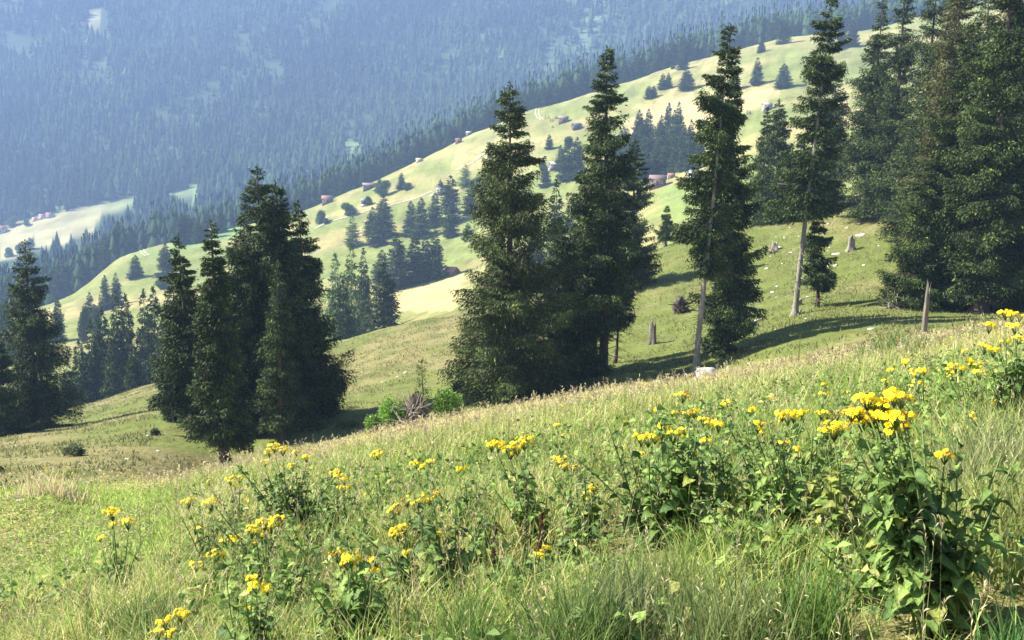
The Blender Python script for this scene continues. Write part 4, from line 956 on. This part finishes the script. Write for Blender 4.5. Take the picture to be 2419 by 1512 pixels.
Gp[:, 2] += rng.uniform(.04, .34, n); c = np.array([.06, .12, .03])*(1-tt)+np.array([.26, .38, .09])*tt; c = np.where(rng.random((n, 1)) < .08, np.array([.42, .42, .14]), c)
for q in range(2): sprays(mb, Gp+rng.normal(0, .01, (n, 3)), rng.normal(0, 1, (n, 3))*[1, 1, .35]+[0, 0, .1], rng.uniform(.05, .12, n), rng.uniform(.03, .06, n), c, .3)
tag(mb.obj('herbs', M_leaf), 'small leafy meadow herbs between the grasses', 'ground cover', kind='stuff')
# tiny yellow dots of far meadow flowers
mb = MB(); t, d = area_pts(420, 6, 30, pw=1.6); k = fbm(t*9+3, d/4, 3) > .45; Gp = S(t[k], d[k]); n = len(Gp); Gp[:, 2] += rng.uniform(.25, .5, n)
for q in range(3): sprays(mb, Gp+rng.normal(0, .012, (n, 3)), rng.normal(0, 1, (n, 3)), .028, .026, np.tile([.80, .55, .03], (n, 1)), .0)
tag(mb.obj('small_flowers', M_petal), 'tiny yellow flowers dotted through the meadow', 'wildflowers', kind='stuff')
# rush tussocks: things
def tussock(bx, by, n, h, rad, label, c0, c1, d=None, w=.006, lean=.35):
    B = gd(bx, d) if d else at(bx, by); r = np.random.default_rng(int(bx+by)); mb = MB()
    q = r.normal(0, rad*.45, (n, 3)); q[:, 2] = 0; tt = r.random((n, 1)); rr = np.linalg.norm(q, axis=1)
    global rng; s = rng; rng = r
    base = q.copy(); base[:, 2] = [hz(B.x+a[0], B.y+a[1])-B.z-.02 for a in q]
    blades(mb, base, h*r.uniform(.45, 1.1, n)*(1-.25*rr/rad), w*r.uniform(.6, 1.4, n), np.array(c0)*(1-tt)+np.array(c1)*tt, lean, 3, r)
    rng = s
    o = mb.obj('grass_tussock', M_grass, None, B); tag(o, label, 'grass tussock'); return o
DG0, DG1 = (.06, .12, .03), (.24, .32, .09); YG1 = (.45, .45, .16)
tussock(2098, 845, 500, .75, .7, 'dark rush tussock on the brow in front of the wood', DG0, DG1, w=.018)
tussock(2165, 850, 300, .6, .5, 'paler tussock just uphill of the dark rush on the brow', DG0, YG1, w=.018)
tussock(1237, 915, 160, .9, .35, 'upright straw-yellow tuft on the brow below the huge spruce', (.45, .38, .18), (.6, .5, .28), w=.02, lean=.25)
tussock(130, 1168, 220, .55, .6, 'bleached tuft of dry grass at the brow by the lower slope', (.45, .38, .2), (.62, .53, .32), w=.016)
tussock(1330, 1500, 650, .62, .26, 'dense dark tall-bladed tussock at the bottom of the picture', DG0, DG1, d=3.9)
tussock(1440, 1470, 520, .62, .26, 'feathery greyish tussock beside the dense dark one', (.07, .12, .05), (.26, .28, .12), d=4.1)
tussock(1720, 1500, 620, .60, .32, 'tall thin-bladed tussock between the bottom edge and the yellowing plant', (.08, .13, .04), (.28, .32, .12), d=3.8)
tussock(1900, 1450, 420, .50, .22, 'bright short tussock in front of the big flowering plant', (.07, .15, .03), (.2, .32, .07), d=3.9)
tussock(2400, 1380, 700, .85, .42, 'large yellow-green tussock filling the uphill edge beside the big plant', (.1, .16, .04), YG1, d=4.3)
tussock(2330, 1180, 600, .75, .45, 'silvery tussock standing behind the biggest flowering plant', (.12, .17, .06), (.38, .38, .18), d=5.6)
tussock(2420, 1540, 420, .42, .22, 'coarse dark green tussock in the lower uphill corner', (.04, .10, .03), (.15, .28, .07), d=3.1, w=.009)
tussock(330, 1500, 520, .5, .3, 'green tussock low on the downhill side beneath the lone flowers', DG0, (.2, .28, .08), d=5.6)
tussock(1095, 1500, 380, .5, .22, 'mid-green tussock at the bottom beside a leafy clump', DG0, (.2, .3, .08), d=4.3)
tussock(1530, 1440, 420, .5, .3, 'soft light tussock below the bushy mass of leaves', (.1, .16, .04), (.32, .36, .13), d=4.6)

# ------------------------------------------------------------------ ragworts: stems, leaves, heads
def leafmesh(mb, base, dirn, L, Wd, col, curl=.5, r=None, fold=.35):
    """toothed ovate leaf, arched along its midrib"""
    d = np.array(dirn, float); d /= np.linalg.norm(d); s = np.cross(d, [0, 0, 1.]); s /= max(np.linalg.norm(s), 1e-6); u = np.cross(s, d)
    roll = r.normal(0, .45); s, u = s*math.cos(roll)+u*math.sin(roll), u*math.cos(roll)-s*math.sin(roll)
    m = 7; V = []
    ts = np.linspace(0, 1, m); wp = np.array([.05, .55, .95, 1.0, .82, .48, .02])*(1+r.normal(0, .08, m))
    for i, t in enumerate(ts):
        c = np.array(base)+d*L*t*(1-.15*curl*t)+np.array([0, 0, -1.])*L*curl*t*t*.75+u*L*.10*math.sin(math.pi*t)
        ww = Wd*.5*wp[i]; wav = r.normal(0, .20, 2)*ww
        V += [c-s*ww+u*(ww*fold+wav[0]), c, c+s*ww+u*(ww*fold+wav[1])]
    Fq = []; Fq2 = []
    for i in range(m-1):
        a = i*3; Fq += [(a, a+1, a+4, a+3), (a+1, a+2, a+5, a+4)]
    # teeth between the stations
    nb = len(V); T = []
    for i in range(1, m-1):
        for sgn, o in ((-1, 0), (1, 2)):
            p0, p1 = np.array(V[i*3+o]), np.array(V[(i+1)*3+o]) if i < m-1 else np.array(V[i*3+o])
            q = (p0*.6+p1*.4)+s*sgn*Wd*.07; T.append((len(V), i*3+o, (i+1)*3+o, sgn)); V.append(q)
    Ft = [(a, b, c) if sg > 0 else (a, c, b) for a, b, c, sg in T]
    C = np.tile(np.array(col), (len(V), 1)); C[1:m*3:3] *= 1.35
    n0 = mb.n; mb.add(V, Fq, C); mb.F[3].append(np.array(Ft)+n0)
PET = np.array([.92, .72, .015]); ORG = np.array([.55, .27, .06]); DISC = np.array([.80, .50, .01])
def corymb(c, n, rad, spent, r, tilt):
    """flat-topped cluster of daisies on little stalks, local to c"""
    fl = MB(); st = MB()
    for i in range(n):
        a = r.random()*6.28; q = math.sqrt(r.random()); o = np.array([math.cos(a)*q*rad, math.sin(a)*q*rad, (.2*(1-q*q)+r.normal(0, .10))*rad])
        tube(st, [c+np.array([0, 0, -rad*1.1]), c+o*[.6, .6, .4]+[0, 0, -rad*.25], c+o], [.0022, .0016, .0013], 3, (.16, .22, .06))
        up_ = norm(np.array([[o[0]/rad*.9+r.normal(0, .35)-.15, o[1]/rad*.9-.55+r.normal(0, .35), .8]]))[0]
        s = norm(np.cross(up_, [[1, 0, 0.1]]))[0]; v = np.cross(up_, s); R = r.uniform(.012, .0185); cc = c+o
        sp = r.random() < spent
        k = 9; an = np.arange(k)*6.283/k+r.random(); rd = s[None]*np.cos(an)[:, None]+v[None]*np.sin(an)[:, None]; td = -s[None]*np.sin(an)[:, None]+v[None]*np.cos(an)[:, None]
        RR = R*(.55 if sp else 1)*r.uniform(.8, 1.1, (k, 1)); colr = (ORG if sp else PET)*r.uniform(.8, 1.1)
        V = np.stack([cc+rd*R*.25, cc+rd*RR*.7+td*R*.24+up_*R*.1, cc+rd*RR-up_*R*(.1 if not sp else .5), cc+rd*RR*.7-td*R*.24+up_*R*.1], 1).reshape(-1, 3)
        fl.add(V, np.arange(k*4).reshape(k, 4), colr)
        ring = cc+rd*R*.36+up_*R*.12; fl.add(np.concatenate([ring, [cc+up_*R*.30]]), [(j, (j+1) % k, k) for j in range(k)], DISC*(.6 if sp else 1))
    return fl, st
def ragwort(base, clusters, label, d=None, extra=3, leaf=.13, lw=.5, nleaf=19, spread=.14, fol=None, spent=.12, yellow=0., group=None, topfrac=.78, nh=13, cr=.075, low=.0):
    """base (picture bearing on the ground), clusters [(x, y[, scale])] give where each flat head is held up"""
    B = gd(base[0], d) if d else at(*base); dd = depth(B); r = np.random.default_rng(int(base[0]*3+base[1])); Bn = np.array(B)
    t = thing('yellow_daisy_plant', label, 'flowering plant', B, group)
    fm = MB(); tips = []
    for cl in clusters:
        dj = dd+r.uniform(-.18, .18)*min(1, spread/.14); T = np.array(P(cl[0], cl[1], dj))-Bn; T[2] = max(T[2], .15); tips.append((T, cl[2] if len(cl) > 2 else 1.0))
    hm = max(T[2] for T, _ in tips) if tips else (fol or .5)
    cxm = np.mean([T[0] for T, _ in tips]) if tips else 0
    fh = fol if fol else hm*topfrac
    stems = [(T, sc, True) for T, sc in tips]+[(np.array([cxm*.6+r.normal(0, spread), r.normal(0, spread), fh*r.uniform(.7, 1.08)]), 1, False) for _ in range(extra)]
    for T, sc, fl_ in stems:
        a = r.random()*6.28; b0 = np.array([math.cos(a), math.sin(a), 0])*spread*.45*r.random(); b0[2] = -.04
        mid = b0*.5+T*.5+np.array([r.normal(0, .025), r.normal(0, .025), 0])+np.array([-T[0], -T[1], 0])*.12
        s_ = np.linspace(0, 1, 7)[:, None]; end = T-np.array([0, 0, cr*1.0]) if fl_ else T
        pts = (1-s_)**2*b0+2*s_*(1-s_)*mid+s_**2*end
        sm = MB(); tube(sm, pts, np.linspace(.0075, .003, 7)*(.8+.4*r.random()), 5, (.12, .16, .05)); so_ = sm.obj('stem', M_stem, t)
        ln = max(4, int(nleaf*end[2]/.8))
        for i in range(ln):
            u_ = low+(1-low)*(i+r.random())/ln; u_ = .06+.90*u_
            if fl_ and u_*end[2] > fh*1.05 and r.random() < .7: continue
            bpt = (1-u_)**2*b0+2*u_*(1-u_)*mid+u_**2*end
            aa = i*2.4+r.normal(0, .5)+a; LL = .74*leaf*(1.25-.75*u_)*r.uniform(.7, 1.25)*(.55 if fl_ and u_ > .8 else 1); el = r.uniform(-.1, .8)
            tt = r.random()**1.3; colr = np.array([.06, .11, .028])*(1-tt)+np.array([.20, .29, .065])*tt
            if r.random() < yellow+(.10 if u_ < .3 else .02): colr = np.array([.24, .27, .06])*r.uniform(.6, 1.1)
            leafmesh(fm, bpt, (math.cos(aa), math.sin(aa), el), LL, LL*lw, colr, r.uniform(.3, 1.0), r)
        if fl_:
            fl, st = corymb(end+np.array([0, 0, cr]), max(6, int(nh*1.6*sc**2)), cr*sc, spent, r, 0)
            h_ = fl.obj('flower_cluster', M_petal, t); st.obj('stalks', M_stem, h_)
    if len(fm.V): put('foliage', fm.mesh('foliage', M_leaf), t)
    return t
ragwort((285, 1432), [(266, 1208, 1.0), (302, 1232, .9), (236, 1268, .5), (265, 1238, .5)], 'flowering plant alone at the downhill end of the flower patch, two heads on top', extra=5, fol=.48, leaf=.12, spread=.13)
ragwort((490, 1375), [(446, 1183, .8), (499, 1186, 1.0), (472, 1248, .6)], 'bluish dark plant with two heads level and one lower, next to the lone plant', extra=6, fol=.55, leaf=.12)
ragwort((690, 1275), [(648, 1052, .9), (668, 1060, .9), (636, 1066, .7), (700, 1066, .6), (724, 1080, .7), (691, 1100, .7), (626, 1092, .6), (733, 1104, .5)], 'big bushy dark plant topped by a spray of bright yellow plates', extra=14, fol=.72, leaf=.16, lw=.55, spread=.24, nleaf=22)
ragwort((560, 1268), [(545, 1132, .9), (566, 1128, .8), (556, 1146, .7), (495, 1137, .5)], 'slender plant with a double orange-yellow head just uphill of the level pair', extra=2, spent=.35)
ragwort((625, 1385), [(594, 1250, 1.0), (618, 1256, 1.0), (640, 1238, 1.0), (658, 1224, .9), (625, 1232, .9), (551, 1273, .9), (534, 1276, .6), (600, 1285, .4)], 'plant with the brightest broad yellow plates in front of the big bushy one', extra=5, fol=.6, leaf=.13)
ragwort((495, 1425), [(509, 1307, .9), (464, 1332, .8), (480, 1334, .6)], 'low plant with one round bright head and a dull one below', extra=3, fol=.42)
ragwort((600, 1540), [(605, 1380, .9), (632, 1390, .7), (596, 1364, .6), (590, 1436, .5)], 'big-leaved plant with small bright heads low on the downhill half', d=4.6, extra=7, fol=.5, leaf=.18, lw=.65, spread=.16, nh=10, cr=.055)
ragwort((415, 1610), [(428, 1449, .9), (391, 1467, .8), (374, 1494, .7), (402, 1494, .6)], 'stepped flower heads of a plant rising from below the picture edge', d=4.6, extra=1, nh=10, cr=.055)
ragwort((805, 1268), [(792, 1114, .7), (814, 1131, .8), (812, 1150, .8), (800, 1122, .6)], 'plant with a column of small orange-yellow heads uphill of the big bushy one', extra=7, fol=.5, leaf=.14, spread=.2)
ragwort((845, 1520), [(797, 1308, .9), (828, 1316, 1.0), (820, 1330, .7), (887, 1323, .9), (878, 1345, .6)], 'tall big-leaved plant holding a brown fading head and a yellow plate', d=4.7, extra=7, fol=.6, leaf=.19, lw=.6, spent=.5, spread=.15, nh=10, cr=.055)
ragwort((905, 1245), [(892, 1069, .9), (886, 1076, .6)], 'single-headed thin plant standing between the column heads and the small pair', extra=4, fol=.5, leaf=.11)
ragwort((1008, 1225), [(984, 1093, .8), (1018, 1091, .8), (1002, 1100, .5)], 'thin plant with a small pair of heads well below the root plate', extra=5, fol=.5, leaf=.11)
ragwort((985, 1310), [(941, 1196, .9), (930, 1205, .7), (962, 1180, .8), (978, 1190, .8), (998, 1184, .8), (1014, 1176, .8), (1031, 1167, .8)], 'row of burnt-orange fading heads on one low plant', extra=3, spent=.65, fol=.35)
ragwort((950, 1370), [(941, 1255, 1.0), (955, 1244, .8), (934, 1264, .6)], 'plant with a single deep yellow and rust head under the burnt-orange row', extra=3, spent=.35, fol=.4)
ragwort((1062, 1435), [(1031, 1262, .5), (966, 1304, .6), (1000, 1290, .3)], 'large dark-leaved plant with almost no flowers in the centre', extra=9, fol=.68, leaf=.2, lw=.6, spread=.2)
ragwort((1262, 1290), [(1160, 1046, .9), (1176, 1050, .8), (1206, 1062, 1.0), (1222, 1052, 1.0), (1238, 1042, .9), (1245, 1033, .7)], 'erect plant lifting a long slanting yellow plate in the centre', extra=6, fol=.55, leaf=.17, spread=.14)
ragwort((1108, 1275), [(1084, 1107, .5), (1096, 1104, .5)], 'bushy green plant with two tiny heads in the centre', extra=7, fol=.55, leaf=.14, spread=.18)
ragwort((1345, 1215), [(1324, 1084, .9), (1333, 1100, .7), (1355, 1104, .6), (1318, 1090, .6)], 'plant with a ragged orange head uphill of the slanting plate', extra=3, fol=.4, spent=.35)
ragwort((1322, 1115), [(1315, 1004, .6)], 'thin far plant with one small flat head above the ragged orange one', extra=1)
ragwort((1385, 1275), [(1402, 1150, .6), (1387, 1165, .5), (1384, 1178, .4)], 'leafy plant with dull heads right of the slanting plate', extra=7, fol=.5, leaf=.16, spent=.4, spread=.18)
ragwort((1275, 1395), [(1285, 1293, .6), (1272, 1313, .5)], 'small low plant with one yellow head among seedy dock', extra=3, fol=.3)
ragwort((1560, 1290), [(1515, 1033, .8), (1531, 1032, .9), (1547, 1028, .8), (1565, 1008, .8), (1510, 1071, .5)], 'downhill half of the big leafy mound, with a row of yellow plates', extra=9, fol=.78, leaf=.18, lw=.55, spread=.22)
ragwort((1625, 1290), [(1589, 1025, .9), (1614, 1017, .6), (1664, 1039, .6), (1640, 1075, .4)], 'uphill half of the big leafy mound, deep shade beneath its leaves', extra=12, fol=.85, leaf=.2, lw=.55, spread=.22)
ragwort((1640, 1130), [(1612, 934, .9), (1620, 928, .7), (1598, 974, .7), (1625, 977, .9), (1640, 972, .8), (1550, 968, .5)], 'far plant with heads in two tiers behind the leafy mound', extra=2, spent=.3)
ragwort((1715, 1075), [(1708, 956, .5), (1719, 949, .7)], 'slim far plant with a small tilted head', extra=1)
ragwort((1822, 1050), [(1820, 940, .7)], 'lone far stem with one flat yellow head beyond the leafy rows', extra=1)
ragwort((1785, 1110), [(1771, 970, .7), (1778, 966, .5)], 'far stem with a small bright head just downhill of the rust-tinged row', extra=1)
ragwort((1805, 1240), [(1875, 977, .9), (1862, 983, .8), (1848, 978, .7), (1893, 972, .6), (1789, 1002, .8), (1800, 1018, .5)], 'leafy plant with rust-tinged row of heads downhill of the giant bunch', extra=11, fol=.8, leaf=.16, spread=.26, yellow=.1)
ragwort((1715, 1230), [(1697, 1002, .8), (1661, 991, .7), (1675, 1000, .5)], 'upright plant with two separated heads just above the leafy mound', extra=6, fol=.6, leaf=.15)
ragwort((1890, 1290), [(1855, 1045, .4), (1880, 1060, .3)], 'dense leafy plant nearly out of flower downhill of the giant', extra=12, fol=.75, leaf=.16, spread=.26, yellow=.12)
ragwort((1952, 1035), [(1948, 908, .5), (1949, 929, .7)], 'thin far plant with one small head above another', extra=1)
ragwort((1955, 1180), [(1940, 975, .7), (1953, 974, .7), (1978, 976, .7), (1966, 984, .5)], 'far plant with dull gold heads touching the giant bunch', extra=3, spent=.4)
ragwort((1975, 1345), [(1971, 1008, 1.0), (1985, 1004, .8), (1955, 1016, .7)], 'plant with wilted yellow-cream lower leaves beside the giant', extra=5, fol=.62, leaf=.19, lw=.6, yellow=.5, spread=.15)
ragwort((2215, 1545), [(2012, 975, .8), (2030, 970, .9), (2049, 941, 1.0), (2066, 952, 1.0), (2076, 966, 1.1), (2112, 930, 1.1), (2128, 940, .9), (2092, 950, 1.0), (2090, 982, 1.1), (2117, 982, 1.1), (2037, 993, 1.0), (2060, 985, 1.0), (2144, 984, .9), (2119, 1006, 1.0), (2108, 1020, .8), (2231, 1075, .8)],
        'giant flowering plant with a huge bunch of yellow heads and stout pale stems', d=3.75, extra=18, fol=.84, leaf=.17, lw=.58, spread=.21, low=.12, nleaf=22, nh=12, cr=.05, spent=.2)
ragwort((2180, 1030), [(2167, 877, 1.0), (2182, 874, .7), (2167, 906, 1.0), (2140, 854, .7), (2108, 873, .6), (2094, 900, .6)], 'plant with terraces of flat heads behind the giant bunch', extra=3)
ragwort((2285, 1010), [(2258, 863, .9), (2270, 870, .8), (2277, 831, .6), (2250, 882, .6), (2240, 872, .6)], 'downhill one of two crowded gold-headed plants near the picture edge', extra=3, spent=.35)
ragwort((2325, 1000), [(2304, 861, .9), (2313, 879, .9), (2292, 853, .7), (2330, 876, .6)], 'uphill one of two crowded gold-headed plants near the picture edge', extra=3, spent=.35)
ragwort((2400, 1045), [(2376, 738, .8), (2390, 742, .8), (2335, 768, .9), (2398, 768, .9), (2325, 818, .8), (2346, 826, .8), (2375, 805, .6), (2405, 798, .7), (2408, 745, .7)], 'topmost bright plant at the uphill picture edge, leafy below', extra=12, fol=.62, leaf=.17, lw=.6, spread=.25, spent=.05)
for bx, by, fo, lf, ex, yl, lb in [
 (1135, 1330, .42, .17, 7, .1, 'leafy flowerless plant below the erect slanting one'), (1215, 1420, .36, .19, 6, .05, 'broad-leaved flowerless plant in front of the small low head'),
 (1330, 1330, .38, .16, 7, .1, 'flowerless plant amid seedy dock stems'), (1440, 1380, .36, .16, 6, .1, 'pale-veined flowerless plant below the dull-headed one'),
 (730, 1330, .42, .14, 6, .05, 'flowerless leafy shoots under the big bushy plant'), (690, 1480, .42, .17, 6, .1, 'broad-leaved shoots uphill of the big-leaved low plant'),
 (950, 1450, .4, .18, 7, .08, 'leafy shoots between the fading head and the central dark plant'), (1500, 1190, .45, .14, 6, .15, 'sparse leafy plant just downhill of the leafy mound'),
 (1740, 1330, .42, .17, 7, .15, 'leafy shoots in front of the two separated heads'), (1830, 1370, .38, .18, 5, .3, 'pale drooping leaves between mound and wilted plant'),
 (560, 1330, .4, .12, 5, .05, 'dark shoots under the broad yellow plates'), (2060, 1420, .45, .17, 6, .15, 'drooping leafy shoots at the downhill foot of the giant'),
 (2360, 1110, .4, .16, 5, .1, 'leafy shoots below the topmost bright plant'), (255, 1490, .3, .15, 5, .4, 'yellowing low leaves under the lone downhill plant'),
 (1245, 1190, .45, .13, 5, .05, 'leafy shoots behind the erect slanting plant'), (1680, 1180, .5, .14, 8, .1, 'leafy shoots behind the uphill half of the mound')]:
    ragwort((bx, by), [], lb, extra=ex, fol=fo, leaf=lf, lw=.55, yellow=yl, spread=.15)
# rust-brown dock
def dock(bx, by, h, label, c0, c1, n=420, d=None):
    B = gd(bx, d) if d else at(bx, by); r = np.random.default_rng(int(bx)); t = thing('dock_plant', label, 'dock plant', B)
    m = MB(); tube(m, [(0, 0, -.03), (.02, 0, h*.5), (.03, 0, h)], [.006, .005, .002], 5); m.obj('stem', M_stem, t)
    mb = MB(); z = h*(.35+.65*r.random(n)); rr = .016*(1.1-z/h)+.005; a = r.random(n)*6.28; c = np.stack([np.cos(a)*rr*r.random(n)+.03*z/h, np.sin(a)*rr*r.random(n), z], -1); tt = r.random((n, 1))
    sprays(mb, c, r.normal(0, 1, (n, 3)), .016, .012, np.array(c0)*(1-tt)+np.array(c1)*tt, 0); put('seed_head', mb.mesh('seed_head', M_leaf), t); return t
dock(1882, 905, 1.0, 'tall brown dock stalk alone on the brow before the grey bole', (.12, .09, .04), (.2, .2, .06), d=21)
dock(1268, 1360, .42, 'deep red dock spike in the centre', (.10, .04, .025), (.2, .08, .05)); dock(1158, 1385, .4, 'dark brown dock spike downhill of the deep red one', (.08, .05, .03), (.16, .1, .05))
dock(1560, 945, .8, 'yellow-green tall weed stalk on the brow downhill of the boulder', (.2, .26, .06), (.34, .36, .1), d=28)
dock(1232, 1350, .45, 'green seedy dock between the red and brown ones', (.1, .14, .05), (.22, .26, .08))

# ------------------------------------------------------------------ haze: one closed box of even thin air
zs = GP[..., 2]; ax, ay = GP[..., 0], GP[..., 1]
x0, x1, y0, y1 = ax.min()-20, ax.max()+20, ay.min()-20, ay.max()+20; zb, zt = zs.min()-1, zs.max()+32
mb = MB(); box(mb, x0, x1, y0, y1, zb, zt)
hm_ = bpy.data.materials.new('valley haze'); hm_.use_nodes = True; n = hm_.node_tree; n.nodes.clear()
o_ = n.nodes.new('ShaderNodeOutputMaterial'); v_ = n.nodes.new('ShaderNodeVolumePrincipled'); v_.inputs['Color'].default_value = HAZE_C
v_.inputs['Density'].default_value = HAZE_D; v_.inputs['Anisotropy'].default_value = 0.0; n.links.new(v_.outputs[0], o_.inputs['Volume'])
ho = mb.obj('haze', hm_); tag(ho, 'blue summer haze filling the valley air', 'haze', kind='stuff')
print('haze box', x0, x1, y0, y1, zb, zt)
